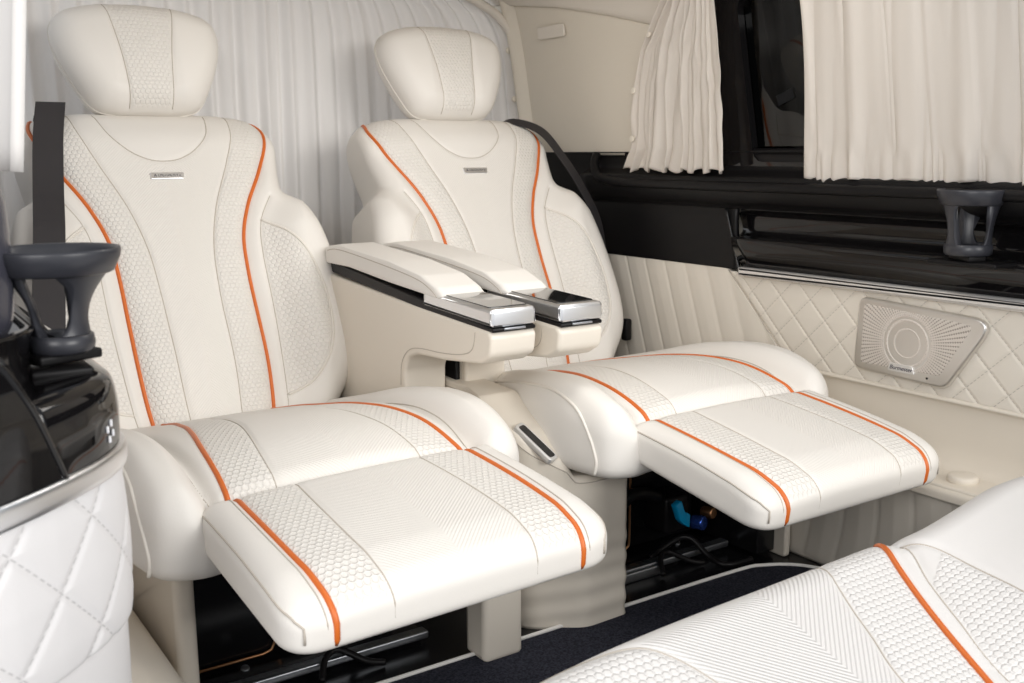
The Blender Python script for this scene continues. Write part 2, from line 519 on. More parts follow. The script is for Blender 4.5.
backpad = Pad(BACK, BF, back_h, -.165, .048, .05, .03,
              [smooth_curve(q, 160, False) for q in (PIPE, mirror(PIPE), SEAM, mirror(SEAM), WING, mirror(WING), INNER, mirror(INNER), BIB)],
              [np.vstack([smooth_curve(SEAM, 60, False), smooth_curve(PIPE, 60, False)[::-1]]),
               np.vstack([smooth_curve(mirror(SEAM), 60, False), smooth_curve(mirror(PIPE), 60, False)[::-1]]),
               np.vstack([smooth_curve(WING, 60, False), smooth_curve(INNER[2:-1], 40, False)[::-1]]),
               np.vstack([smooth_curve(mirror(WING), 60, False), smooth_curve(mirror(INNER[2:-1]), 40, False)[::-1]])],
              [np.vstack([smooth_curve(SEAM, 60, False)[:52], smooth_curve(BIB, 40, False)[::-1][4:-4], smooth_curve(mirror(SEAM), 60, False)[:52][::-1]])],
              N=520, M=92, center=(0, .3))
back = backpad.build('backrest', M['leather'], seat)
for s in (PIPE, mirror(PIPE)):
    o = seam_tube('piping', backpad, s, M['orange'], back, .0042, .0015, 140); o['label'] = 'orange piping'
for q in (SEAM, mirror(SEAM), BIB):
    seam_tube('seam', backpad, q, M['thread'], back, .0011, .0003, 120)
for q in (WING, mirror(WING)):
    seam_tube('welt', backpad, q, M['ridge'], back, .0028, .0016, 120)
for q in (INNER, mirror(INNER)):
    seam_tube('seam', backpad, q, M['thread'], back, .0010, .0003, 120)

# badge
bh = float(back_h(np.array([0.]), np.array([.54]))[0])
bdg = slab('badge', rounded([(-.036, .532), (.033, .532), (.036, .5475), (-.036, .5475)], .002), bh - .002, bh + .0035, .0015, BF, M['chrome'], back, 3)
Vb = []
def bar(a0, b0, a1, b1, w):
    d = np.array([a1 - a0, b1 - b0]); d /= np.linalg.norm(d); n = np.array([-d[1], d[0]]) * w / 2
    p = [np.array([a0, b0]) - n, np.array([a1, b1]) - n, np.array([a1, b1]) + n, np.array([a0, b0]) + n]
    return slab_geo(np.array(p), bh + .003, bh + .0042, .0002, BF, 1)
marks = [bar(-.0285, .5375, -.0260, .5435, .001), bar(-.0260, .5435, -.0235, .5375, .001), bar(-.0275, .5392, -.0245, .5392, .0008)]
for i, xx in enumerate(np.linspace(-.018, .026, 11)):
    if i in (3, 8): marks.append(bar(xx - .0012, .5385, xx + .0012, .5420, .0009)); continue
    marks += [bar(xx - .0013, .5382, xx - .0013, .5424, .0007), bar(xx - .0013, .5424 if i % 2 else .5382, xx + .0013, .5424 if i % 2 else .5382, .0007)]
    if i % 3: marks.append(bar(xx + .0013, .5382, xx + .0013, .5424, .0007))
Vm, Fm = join(*marks); mk('badge_mark', Vm, Fm, M['darkprint'], bdg, smooth=False)

# headrest
ht = .14
T2 = math.cos(ht) * T_ + math.sin(ht) * BF[3]; N2 = np.cross([1., 0, 0], T2)
HF = (BO + .716 * T_ + .012 * BF[3], np.array([1., 0, 0]), T2, N2)
HEAD = [(0, -.016), (.07, -.014), (.108, .0), (.134, .04), (.158, .095), (.171, .145), (.168, .188), (.142, .216), (.08, .231), (0, .236)]
HEAD = [(a * 1.05, b) for a, b in HEAD]
HEAD = HEAD + [(-a, b) for a, b in HEAD[::-1] if 0 < a]
def head_h(a, b):
    return .012 - .55 * a * a - .02 * ((b - .1) / .1) ** 2 * .4 + .004 * sstep(np.abs(a), .05, .075)
HS = [(.046, -.01), (.047, .03), (.053, .10), (.064, .17), (.073, .222)]
headpad = Pad(HEAD, HF, head_h, -.115, .052, .05, .045, [smooth_curve(q, 80, False) for q in (HS, mirror(HS))],
              [np.vstack([smooth_curve(HS, 40, False), smooth_curve(mirror(HS), 40, False)[::-1]])], N=300, M=60, center=(0, .11), gd=.0022)
head = headpad.build('headrest', M['leather'], seat)
for q in (HS, mirror(HS)): seam_tube('seam', headpad, q, M['thread'], head, .0010, .0003, 70)
rim = headpad.c + (headpad.O - headpad.c) * 1.002
V, F = tube(to3(HF, rim, headpad.H(headpad.O) - .012), .0016, 6, True); mk('seam', V, F, M['ridge'], head)
for sx in (-1, 1):
    p0 = BO + .64 * T_ - .075 * BF[3] + np.array([sx * .075, 0, 0])
    V, F = cyl_geo(p0, T_, .007, .13, 16); mk('headrest_post', V, F, M['chrome'], seat)

# cushion
CF = frame((0, -.0, 0), (-1, 0, 0), (0, -1, 0))
CF = (np.array([0, 0, 0.]), np.array([1., 0, 0]), np.array([0, -1., 0]), np.array([0, 0, 1.]))
CUSH = [(0, -.03), (.2, -.03), (.262, -.01), (.278, .06), (.283, .2), (.291, .29), (.308, .38), (.318, .46), (.319, .53), (.312, .61), (.294, .668), (.25, .690), (.20, .682), (.1, .668)]
CUSH = CUSH + [(-a, b) for a, b in CUSH[::-1]]
CUSH.append((0, .668)) if False else None
CP = [(.112, .02), (.122, .15), (.150, .32), (.180, .50), (.190, .62), (.194, .666)]
CS = [(.062, .02), (.068, .2), (.088, .4), (.112, .56), (.12, .662)]
CC = [(.222, .03), (.226, .2), (.228, .4), (.225, .55), (.215, .662)]
def cush_h(a, b):
    b_ = np.linspace(-.1, .8, 91)
    sm = lambda xs, zs: np.interp(b, b_, np.convolve(np.pad(np.interp(b_, xs, zs), 7, mode='edge'), np.hanning(17)[1:-1] / np.hanning(17).sum(), mode='valid'))
    zc = sm([-.05, .0, .2, .33, .44, .54, .62, .70], [.362, .366, .404, .434, .449, .448, .431, .40])
    zb = sm([-.05, .0, .2, .32, .45, .55, .63, .70], [.360, .370, .424, .456, .478, .480, .462, .43])
    bl = sstep(np.abs(a), .212, .262)
    z = zc + .014 * np.cos(np.clip(a / .21, -1, 1) * math.pi / 2) ** .7 * sstep(b, -.02, .2)
    z = z + (zb - zc) * bl - .014 * sstep(np.abs(a), .285, .325)
    z = z - .013 * np.exp(-((np.abs(a) - .219) / .011) ** 2)
    return z
cushpad = Pad(CUSH, CF, cush_h, .314, .040, .05, .025, [smooth_curve(q, 120, False) for q in (CP, mirror(CP), CS, mirror(CS), CC, mirror(CC))],
              [np.vstack([smooth_curve(CS, 50, False), smooth_curve(CP, 50, False)[::-1]]),
               np.vstack([smooth_curve(mirror(CS), 50, False), smooth_curve(mirror(CP), 50, False)[::-1]]),
               [(.235, .02), (.31, .02), (.315, .12), (.30, .20), (.24, .25)], [(-.235, .02), (-.31, .02), (-.315, .12), (-.30, .20), (-.24, .25)]],
              [np.vstack([smooth_curve(CS, 50, False), smooth_curve(mirror(CS), 50, False)[::-1]])],
              N=480, M=84, center=(0, .32))
cush = cushpad.build('cushion', M['leather'], seat)
for q in (CP, mirror(CP)):
    o = seam_tube('piping', cushpad, q, M['orange'], cush, .0042, .0012, 120, ext=[(0, -.001, -.02), (0, 0, -.015), (0, .002, -.008)]); o['label'] = 'orange piping'
for q in (CS, mirror(CS), CC, mirror(CC)): seam_tube('seam', cushpad, q, M['thread'], cush, .0011, .0003, 100)
# welt that runs round the outer rim of the cushion and down its front corners
for sx in (-1, 1):
    side = cushpad.O[np.sign(cushpad.O[:, 0]) == sx]
    side = side[(side[:, 1] > .0) & (side[:, 1] < .668)]; side = side[np.argsort(side[:, 1])]
    def on_side(b, z):
        w_ = np.interp(b, side[:, 1], np.abs(side[:, 0])); A_ = np.linspace(w_, w_ - .06, 60)
        hz = cushpad.H(np.c_[sx * A_, np.full(60, b)], False)
        k_ = int(np.argmax(hz >= z)) if hz.max() >= z else int(np.argmax(hz))
        return (sx * A_[k_], -b, min(z, hz[k_]) if k_ else z)
    top = [(b, float(cush_h(np.array([.30]), np.array([b]))[0]) - .016) for b in (.10, .2, .3, .4, .5)]
    zt_ = top[-1][1]
    bz = smooth_curve(top + [(.56, zt_ - .008), (.605, zt_ - .028), (.634, zt_ - .065), (.647, zt_ - .10), (.649, .345), (.645, .324)], 110, False)
    P = np.array([on_side(b, z) for b, z in bz])
    P[1:-1] = (P[:-2] + P[1:-1] * 2 + P[2:]) / 4
    V, F = tube(resample(P, 110, False), .0034, 8); mk('welt', V, F, M['ridge'], cush)

# leg rest
def make_legrest(parent, x0, rear, pitch, wid=.242):
    OF = (np.array([x0, rear[0], rear[1]]), np.array([1., 0, 0]), np.array([0, -math.cos(pitch), -math.sin(pitch)]), np.array([0, -math.sin(pitch), math.cos(pitch)]))
    L = .322
    OT = rounded([(-wid, -.012), (wid, -.012), (wid, L), (-wid, L)], [.03, .03, .045, .045], 8)
    OPp = [(.188, -.005), (.189, .1), (.188, .2), (.184, .29), (.181, L - .001)]
    OS = [(.100, -.005), (.106, .1), (.109, .2), (.108, .29), (.105, L - .001)]
    def leg_h(a, b):
        return .006 * np.cos(np.clip(a / .25, -1, 1) * math.pi / 2) + .004 * np.sin(np.clip(b / L, 0, 1) * math.pi) - .014 * sstep(b, .24, .335) - .004 * np.exp(-((np.abs(a) - .187) / .012) ** 2)
    pad = Pad(OT, OF, leg_h, -.074, .032, .029, .016, [smooth_curve(q, 80, False) for q in (OPp, mirror(OPp), OS, mirror(OS))],
              [np.vstack([smooth_curve(OS, 40, False), smooth_curve(OPp, 40, False)[::-1]]),
               np.vstack([smooth_curve(mirror(OS), 40, False), smooth_curve(mirror(OPp), 40, False)[::-1]])],
              [np.vstack([smooth_curve(OS, 40, False), smooth_curve(mirror(OS), 40, False)[::-1]])],
              N=420, M=70, center=(0, L / 2), raw=True)
    leg = pad.build('leg_rest', M['leather'], parent)
    dn = -OF[3]
    for q in (OPp, mirror(OPp)):
        o = seam_tube('piping', pad, q, M['orange'], leg, .0042, .0012, 90, ext=[dn * .010, dn * .010, dn * .008 - OF[2] * .004]); o['label'] = 'orange piping'
        C_ = smooth_curve([(a + (.011 if a > 0 else -.011), b) for a, b in q], 60, False)
        V, F = tube(np.vstack([pad.S(C_, .0002), pad.S(C_, .0002)[-1:] + dn * .02]), .0010, 6); mk('seam', V, F, M['thread'], leg)
    for q in (OS, mirror(OS)): seam_tube('seam', pad, q, M['thread'], leg, .0011, .0003, 70, ext=[dn * .010, dn * .010])
    for sx in (-1, 1):
        C_ = smooth_curve([(sx * (wid - .004), .0), (sx * (wid - .004), .15), (sx * (wid - .004), .27), (sx * (wid - .012), .305), (sx * (wid - .022), .317)], 60, False)
        P = pad.S(C_, .0); P = np.vstack([P, P[-1] + dn * .010 + np.array([0, -.002, 0]), P[-1] + dn * .02 + np.array([0, -.002, 0])])
        V, F = tube(P, .0015, 6); mk('seam', V, F, M['thread'], leg)
    # little catch under the front edge
    c0 = OF[0] + OF[1] * .188 + OF[2] * (L - .03) - OF[3] * .078
    V, F = cyl_geo(c0, OF[3], .006, .012, 12); mk('catch', V, F, M['satin'], leg)
    return leg
leg = make_legrest(seat, .002, (-.668, .428), R(5.5))

# base: two cheeks, plinth
def cheek(sx, parent):
    prof = rounded([(-.60, .0), (-.60, .308), (-.56, .312), (-.1, .312), (-.05, .0)] if sx < 0 else [(-.598, .0), (-.598, .312), (-.53, .312), (-.53, .0)], .012)
    return slab('base_cheek', prof, (.266 if sx > 0 else -.262), (.350 if sx > 0 else -.230), .012, YZ(), M['base'], parent)
cheek(-1, seat); cheek(1, seat)
pl = box('plinth', -.225, .225, -.35, -.05, .012, .285, M['pan'], seat, .006)
V, F = tube(np.array([(-.222, -.356, .012), (-.05, -.356, .012), (-.035, -.356, .016), (-.028, -.356, .03), (-.026, -.356, .06)]), .0028, 8)
mk('plinth_lip', V, F, M['copper'], pl)
for bx in (-.10, .13):
    V, F = cyl_geo((bx, -.40, .012), (0, -.3, 1), .008, .01, 12); mk('bolt', V, F, M['steel'], seat)
V, F = box_geo(-.215, .225, -.47, -.445, .012, .026, .003); mk('crossbar', V, F, M['steel'], seat)
V, F = box_geo(-.215, .225, -.44, -.40, .010, .018, .002); mk('crossbar', V, F, M['pan'], seat)
V, F = tube(smooth_curve([(.0, -.5, .008), (.02, -.47, .03), (.05, -.46, .035), (.09, -.49, .015), (.12, -.50, .008)], 40, False), .006, 8)
mk('cable', V, F, M['satin'], seat)
# folded linkage that carries the leg rest
for sx in (-1, 1):
    V, F = tube(np.array([(sx * .15, -.36, .25), (sx * .15, -.52, .30), (sx * .15, -.70, .335)]), .009, 8); mk('linkage_arm', V, F, M['pan'], seat)

seat2 = copy_tree(seat)
seat2.location = Vector((.78, -.245, -.0)); WL[seat2.name] = Vector(seat2.location)
for ch in [c for c in COL.objects if c.parent == seat2]:
    if ch.name.startswith('base_cheek'): COL.objects.unlink(ch); bpy.data.objects.remove(ch)
    elif ch.name.startswith('leg_rest'): ch.rotation_euler.x = R(3.0); ch.location.z -= .018
leg.rotation_euler.y = -R(1.3)
# the right seat's outer cheek shows its dark lined inside
ck = slab('base_cheek', rounded([(-.565, .0), (-.565, .306), (-.52, .310), (-.1, .312), (-.05, .0)], .012), 1.078, 1.096, .006, YZ(), M['base'], seat2)
V, F = box_geo(1.02, 1.077, -.535, -.10, .01, .285, .004); mk('cheek_lining', V, F, M['pan'], ck)
seat2['label'] = 'cream leather reclining seat on the right with its leg rest raised, nearest the speaker'

# armrests (inner side of each seat)
def armrest(parent, x0, x1, tip, name='armrest'):
    w = x1 - x0; F0 = YZ(0); dy = tip + .567
    arm = bpy.data.objects.new(name, None); arm.empty_display_size = .03; put(arm, parent, ((x0 + x1) / 2, -.1 + dy, .3))
    g = lambda l: [(y + dy, z) for y, z in l]
    # body with the swept bracket
    prof = rounded(g([(.13, .632), (-.30, .606), (-.555, .5935), (-.567, .585), (-.562, .550), (-.53, .532), (-.40, .517), (-.30, .512), (-.262, .500), (-.248, .470), (-.245, .30), (.02, .30), (.12, .45), (.15, .58)]),
                   [.012, .05, .012, .012, .02, .03, .05, .05, .03, .03, .012, .02, .05, .02], 5)
    b = slab('armrest_body', prof, x0, x1, .007, F0, M['base'], arm)
    # stitched line round the bracket
    for xx in (x0 - .0003, x1 + .0003):
        ln = smooth_curve([(y + dy, z) for y, z in [(-.515, .586), (-.505, .555), (-.47, .540), (-.40, .531), (-.31, .526), (-.265, .514), (-.238, .485), (-.232, .44)]], 60, False)
        V, F = tube(np.c_[np.full(len(ln), xx), ln], .0009, 6); mk('seam', V, F, M['thread'], b)
    # dark band under the pad
    prof = rounded(g([(.10, .660), (.09, .636), (-.30, .604), (-.567, .5915), (-.567, .5985), (-.30, .622)]), .003, 3)
    slab('trim_band', prof, x0 + .003, x1 - .003, .002, F0, M['satin'], arm, 2)
    # pad
    prof = rounded(g([(.13, .655), (.125, .690), (.05, .700), (-.20, .684), (-.33, .668), (-.385, .650), (-.41, .634), (-.40, .629), (-.2, .640), (.0, .655)]),
                   [.012, .02, .08, .10, .06, .03, .005, .004, .1, .1], 6)
    sl = Pad(prof, frame((0, 0, 0), (0, 1, 0), (0, 0, 1)), lambda a, b_: np.full(len(a), x1 + .002), x0 - .002, .014, .014, .014, N=260, M=14, raw=True, center=(-.15 + dy, .664))
    p = sl.build('armrest_pad', M['leather'], arm)
    for xx in (x0 - .0022, x1 + .0022):
        ln = smooth_curve([(y + dy, z) for y, z in [(.10, .683), (.03, .6885), (-.18, .673), (-.31, .659), (-.365, .644), (-.385, .632)]], 60, False)
        V, F = tube(np.c_[np.full(len(ln), xx), ln], .0009, 6); mk('seam', V, F, M['thread'], p)
    # metal control console at the tip
    z1 = lambda y: .6305 + (y + .567) * .035
    prof = g([(-.565, .600), (-.567, .604), (-.567, .626), (-.562, .6315), (-.33, .640), (-.325, .636), (-.325, .613), (-.33, .610)])
    c = slab('control_console', rounded(prof, .003, 3), x0 + .001, x1 - .001, .007, F0, M['chrome'], arm, 5)
    # glass screen on top of it
    slope = math.atan2(.0085, .235)
    SF = frame(((x0 + x1) / 2, -.56 + dy, .6318), (1, 0, 0), (0, math.cos(slope), math.sin(slope)))
    sc = slab('touchscreen', rect(-w / 2 + .008, w / 2 - .008, .012, .20, .006), -.002, .0012, .0008, SF, M['screen'], c, 2)
    # usb lip under the console front
    V, F = box_geo((x0 + x1) / 2 - .022, (x0 + x1) / 2 + .022, -.5695 + dy, -.56 + dy, .5945, .5985, .001); mk('release_lever', V, F, M['steel'], c)
    return arm
armrest(seat, .298, .393, -.580)
armrest(seat2, .424, .521, -.605)

# ------------------------------------------------------------------ pedestal between the seats
ped = thing('center_pedestal', (.46, -.4, 0), 'cream pedestal between the two seats with a slotted air vent in its sloping top', 'pedestal')
foot = rounded([(.605, -.585), (.50, -.588), (.40, -.52), (.372, -.43), (.398, -.33), (.398, -.10), (.60, -.10)], [.012, .06, .10, .04, .03, .01, .02], 8)
def ped_top(y, x=.42):
    hi = np.interp(y, [-.60, -.575, -.5, -.40, -.2], [.290, .316, .382, .435, .44])
    k = sstep(np.asarray(x, float), .468, .486)
    return hi * (1 - k) + np.minimum(hi, .302) * k
foot = resample(np.vstack([foot, foot[:1]]), 160, True)
n = len(foot); rings = []
ctr = np.array([.47, -.36])
for t in np.linspace(0, 1, 60): 
    z = t * (ped_top(foot[:, 1], foot[:, 0]) - .012)
    rp = .0010 * np.sin(z * 150 + foot[:, 1] * 40) * (1 - sstep(z, .14, .22))
    rings.append(np.c_[ctr + (foot - ctr) * (1 + rp / .18)[:, None], z])
for s_, dz in ((.985, .004), (.965, .0)):
    q = ctr + (foot - ctr) * s_; rings.append(np.c_[q, ped_top(q[:, 1], q[:, 0]) - dz])
for s_ in np.linspace(.93, .02, 26):
    q = ctr + (foot - ctr) * s_; rings.append(np.c_[q, ped_top(q[:, 1], q[:, 0])])
V = np.vstack(rings); Fc = []
for i in range(len(rings) - 1):
    for j in range(n): Fc.append([i * n + j, i * n + (j + 1) % n, (i + 1) * n + (j + 1) % n, (i + 1) * n + j])
Fc.append([(len(rings) - 1) * n + j for j in range(n)]); Fc.append(list(range(n))[::-1])
body = mk('pedestal_body', V, Fc, M['base'], ped)
fr = np.vstack([foot, foot[:1]])
V, F = tube(np.c_[resample(fr, 160, True)[:, :2], ped_top(resample(fr, 160, True)[:, 1], resample(fr, 160, True)[:, 0]) - .012], .0012, 6, True); mk('seam', V, F, M['thread'], body)
va = np.array([.425, -.475]); vd = np.array([.36, -.93]); vd /= np.linalg.norm(vd)
p0 = np.array([.412, -.485, ped_top(-.485)]); p1 = np.array([.446, -.556, ped_top(-.556)])
vb = p1 - p0; vb /= np.linalg.norm(vb); vx = np.cross(vb, [0, 0, 1]); vx /= np.linalg.norm(vx)
VF = frame((p0 + p1) / 2, vx, vb)
if VF[3][2] < 0: VF = frame((p0 + p1) / 2, -vx, vb)
VF = (VF[0] + VF[3] * .005,) + tuple(VF[1:])
vent = slab('vent_frame', rect(-.0155, .0155, -.048, .048, .007), -.009, .003, .0015, VF, M['silver'], ped, 2)
slab('vent_slot', rect(-.0105, .0105, -.042, .042, .006), .0, .0035, .0004, VF, M['pan'], vent, 2)
# dark plate on the armrest column, standing in for shade in the gap
V, F = box_geo(.413, .4236, -.264, .0, .30, .512, .003); mk('gap_shade_plate', V, F, M['satin'], ped)
V, F = tube(np.array([(.4125, -.225, .40), (.4125, -.20, .46), (.4125, -.185, .505)]), .004, 10); mk('hinge_rod', V, F, M['steel'], ped)

# ------------------------------------------------------------------ seat belts
def belt(pts, w, wv, label, loc):
    t = thing('seat_belt', loc, label, 'seat belt', 'black seat belts')
    P = smooth_curve(pts, 80, False)
    V, F = ribbon(P, wv, w, .0016)
    mk('webbing', V, F, M['webbing'], t, smooth=False)
    return t
def bp(a, b, off, x=0.0):
    return (BO + np.array([x + a, 0, 0]) + b * T_ + off * BF[3])
belt([bp(-.198, .58, -.20), bp(-.198, .69, -.16), bp(-.199, .722, -.10), bp(-.200, .720, -.055), bp(-.207, .71, .0), bp(-.227, .62, .016), bp(-.246, .50, .028), bp(-.264, .40, .066), bp(-.285, .28, .085), bp(-.305, .15, .085), bp(-.322, .04, .07), bp(-.332, -.06, .03)], .060,
     (1, 0.15, 0), 'black seat belt over the left shoulder of the left seat', (-.26, .1, .4))
X2 = .78
belt([bp(.17, .60, -.22, X2), bp(.172, .70, -.15, X2), bp(.18, .722, -.10, X2), bp(.20, .712, -.055, X2), bp(.255, .665, -.02, X2), bp(.290, .58, -.005, X2), bp(.325, .49, -.005, X2), bp(.353, .38, -.012, X2), bp(.362, .25, -.05, X2), bp(.362, .08, -.08, X2)], .05,
     (.74, .58, .30), 'black seat belt hanging along the outer edge of the right seat', (1.08, .1, .4))
bk = thing('belt_buckle', (1.167, .12, .42), 'small black belt buckle beside the right seat and the beige side panel', 'belt buckle')
V, F = box_geo(1.160, 1.182, .088, .110, .385, .445, .006); bb = mk('buckle_body', V, F, M['satin'], bk)
V, F = tube(smooth_curve([(1.167, .12, .46), (1.167, .128, .485), (1.162, .145, .50)], 20, False), .006, 8); mk('buckle_strap', V, F, M['webbing'], bk)

# ------------------------------------------------------------------ right side wall
XW = 1.22
wall = struct(box('wall_right', 1.275, 1.30, -1.9, .72, 0, .82, M['pillar'], None, .004))
def wx_pat(y, z, d=.0): return {'pat': np.c_[y, z, np.zeros(len(y))]}
# diamond quilted door panel, bounded behind by the slanted seam
def seam_y(z): return -.222 + (z - .614) * (1.006)
def quilt_pt(u, v):
    z = .394 + v * (.604 - .394)
    y0 = seam_y(z); y = y0 + u * (-1.45 - y0)
    P = .088; sharp = 1
    s = (y + z * 1.02) / P; t = (y - z * 1.02) / P
    ds = np.abs(s - np.round(s)); dt = np.abs(t - np.round(t))
    g = .0026 * (np.minimum(1, np.minimum(ds, dt) / .08)) ** .6 + .0012 * np.minimum(1, np.minimum(ds, dt) / .5)
    e = np.minimum(np.minimum(v * .21, (1 - v) * .21), u * 1.1) / .012
    g = g * np.clip(e, 0, 1)
    return np.c_[XW - g, y, z]
qp = grid_obj('quilted_panel', quilt_pt, np.linspace(0, 1, 420), np.linspace(0, 1, 90), M['quilt'], wall, attrs=lambda u, v: {'pat': quilt_pt(u, v)[:, [1, 2, 0]] * [1, 1, 0]}, thick=.012, off=1, flip=True)
# stitch lines of the diamonds
def chan_pt(u, v):
    z = .20 + v * (.618 - .20); y0 = seam_y(z) + .0
    y = y0 + u * (.62 - y0)
    s = (y - (z - .6) * .35) / .078; ds = np.abs(s - np.round(s))
    g = .0025 * np.minimum(1, ds / .08) ** .7 + .002 * np.minimum(1, ds / .5)
    return np.c_[XW - .001 - g, y, z]
cp = grid_obj('channel_panel', chan_pt, np.linspace(0, 1, 380), np.linspace(0, 1, 40), M['panel'], wall, thick=.012, off=1)
V, F = tube(np.array([(XW - .003, seam_y(z), z) for z in np.linspace(.40, .606, 20)]), .0015, 6); mk('seam', V, F, M['thread'], wall)
# plain lower door moulding with map-pocket ledge
def prof_low(s):
    pts = np.array([(1.214, .396), (1.222, .390), (1.226, .37), (1.228, .33), (1.226, .295), (1.215, .268), (1.195, .258), (1.15, .256), (1.115, .258), (1.098, .252), (1.093, .235)])
    C_ = smooth_curve(pts, 80, False)
    i = np.clip(s * 79, 0, 79)
    return np.interp(i, np.arange(80), C_[:, 0]), np.interp(i, np.arange(80), C_[:, 1])
def low_pt(u, v):
    y = -.30 - u * 1.3
    x, z = prof_low(v)
    return np.c_[x, y, z]
grid_obj('door_moulding', low_pt, np.linspace(0, 1, 90), np.linspace(0, 1, 80), M['base'], wall, thick=.008, off=1, flip=True)
# lower quilted kick panel, upright channels
def kick_pt(u, v):
    z = .0 + v * .236; y = .2 - u * 1.75
    s = (y + .03 * np.sin(z * 9)) / .083; ds = np.abs(s - np.round(s))
    g = (.003 * np.minimum(1, ds / .09) ** .7 + .003 * np.minimum(1, ds / .5)) * np.clip(np.minimum(v, 1 - v) / .06, 0, 1)
    return np.c_[1.105 - g + .012 * (1 - v), y, z]
grid_obj('kick_panel', kick_pt, np.linspace(0, 1, 400), np.linspace(0, 1, 40), M['panel'], wall, thick=.012, off=1, flip=True)
# raised rim and round cap on the ledge
V, F = cyl_geo((1.158, -.925, .257), (0, 0, 1), .029, .018, 36, .007); mk('ledge_cap', V, F, M['base'], wall)
ledge = rounded([(1.105, -1.02), (1.105, -.60), (1.19, -.60), (1.205, -.80), (1.195, -1.02)], .02, 5)
slab('ledge_rim', ledge, .250, .2615, .005, XY, M['base'], wall)
# silver strip
sp = rounded([(-1.6, .596), (-.278, .598), (-.278, .619), (-1.6, .622)], .003, 3)
slab('silver_strip', sp, -.0, .030, .007, frame((XW - .006, 0, 0), (0, -1, 0), (0, 0, 1)) if False else (np.array([XW + .006, 0, 0]), np.array([0, 1., 0]), np.array([0, 0, 1.]), np.array([-1., 0, 0])), M['silver'], wall)
# gloss black inlay with its tray
def loft_y(name, prof, y0f, y1, mat, parent, n=40, thick=.01, flip=True, m=60):
    C_ = smooth_curve(prof, m, False)
    def f(u, v):
        i = v * (m - 1); x = np.interp(i, np.arange(m), C_[:, 0]); z = np.interp(i, np.arange(m), C_[:, 1])
        y0 = y0f(z); y = y0 + u * (y1 - y0)
        return np.c_[x, y, z]
    return grid_obj(name, f, np.linspace(0, 1, n), np.linspace(0, 1, m), mat, parent, thick=thick, off=1, flip=flip)
gl = [(1.206, .756), (1.214, .752), (1.230, .744), (1.236, .725), (1.235, .705), (1.222, .696), (1.196, .692), (1.187, .686), (1.186, .670), (1.192, .650), (1.204, .628), (1.212, .618)]
loft_y('gloss_inlay', gl, lambda z: -.245 - .035 * sstep(.62 + (.756 - z), .62, .756) - .03 * sstep(z, .742, .757), -1.6, M['gloss'], wall)
# end face of the inlay recess
sat = [(1.192, .892), (1.198, .886), (1.201, .878), (1.200, .870), (1.196, .852), (1.178, .840), (1.164, .832), (1.162, .815), (1.168, .795), (1.182, .775), (1.198, .764), (1.204, .757)]
loft_y('satin_sill', sat, lambda z: .30 + 0 * z, -1.6, M['satin'], wall, 60)
sat2 = [(1.203, .768), (1.206, .757), (1.204, .735), (1.206, .70), (1.210, .65), (1.214, .610)]
loft_y('satin_panel', sat2, lambda z: .66 + 0 * z, -.262, M['satin'], wall, 60)
sat3 = [(1.192, .893), (1.196, .86), (1.196, .80), (1.204, .760)]
loft_y('satin_panel', sat3, lambda z: .66 + 0 * z, .27, M['satin'], wall, 30)
# raised border curving round the rear lower corner of the window
V, F = tube(smooth_curve([(1.192, .262, .888), (1.178, .255, .86), (1.168, .225, .828), (1.164, .16, .816), (1.162, .0, .812), (1.162, -.6, .812), (1.162, -1.5, .812)], 120, False), .012, 12)
mk('sill_bead', V, F, M['satin'], wall)
# joint between the rear quarter panel and the door
V, F = tube(np.array([(1.2, -.232 - .05 * (.757 - z) / .15, z) for z in np.linspace(.757, .605, 12)]), .0035, 8); mk('panel_joint', V, F, M['pan'], wall)

# upper wall: lean inwards
def lean(z): return 1.196 - .155 * (z - .85) - .35 * np.maximum(0, z - 1.12) ** 2
lz = np.array([.84, .90, .98, 1.06, 1.14, 1.20, 1.26]); ly = np.array([.105, .060, .050, .030, -.01, -.07, -.13])
def ztop_pillar(y): return np.interp(y, [-.16, -.15, -.05, .15, .35, .6, .7], [1.29, 1.175, 1.195, 1.245, 1.288, 1.325, 1.335])
def pill_pt(u, v):
    y = .70 + u * (-.16 - .70); z = .884 + v * (ztop_pillar(y) - .884); y = np.maximum(y, np.interp(z, lz, ly) - .03)
    return np.c_[lean(z) + .003 - .012 * np.clip(1 - np.minimum(v, 1 - v) / .03, 0, 1) * -.3, y, z]
grid_obj('pillar_panel', pill_pt, np.linspace(0, 1, 40), np.linspace(0, 1, 40), M['pillar'], wall, thick=.014, off=1, flip=True)
# airbag cover plate, rounded rectangle let into the pillar panel
PF = frame((lean(1.245), .395, 1.225), (0, -1, 0), (-.2, 0, 1))
if PF[3][0] > 0: PF = (PF[0], PF[1], PF[2], -PF[3])
slab('pillar_cover', rect(-.062, .062, -.017, .017, .008), -.004, .0025, .0015, PF, M['head'], wall, 3)
# headliner
ceil_pts = [(1.145, 1.245), (1.120, 1.275), (1.085, 1.315), (1.02, 1.36), (.90, 1.395), (.6, 1.42), (.39, 1.425), (.0, 1.42), (-.2, 1.405)]
Cc = smooth_curve(ceil_pts, 60, False)
def ceil_pt(u, v):
    i = v * 59; x = np.interp(i, np.arange(60), Cc[:, 0]); z = np.interp(i, np.arange(60), Cc[:, 1])
    y = .70 - u * 1.4; k = np.clip(1 - v * 5, 0, 1)
    zt = ztop_pillar(y); k1 = np.clip(1 - v * 30, 0, 1)
    return np.c_[x * (1 - k) + (lean(zt) - .010) * k + .018 * k1, y, z * (1 - k) + zt * k - .003 * k1]
struct(grid_obj('ceiling', ceil_pt, np.linspace(0, 1, 40), np.linspace(0, 1, 60), M['head'], None, thick=.015, off=1, flip=False))
ce = [o for o in COL.objects if o.name == 'ceiling'][0]

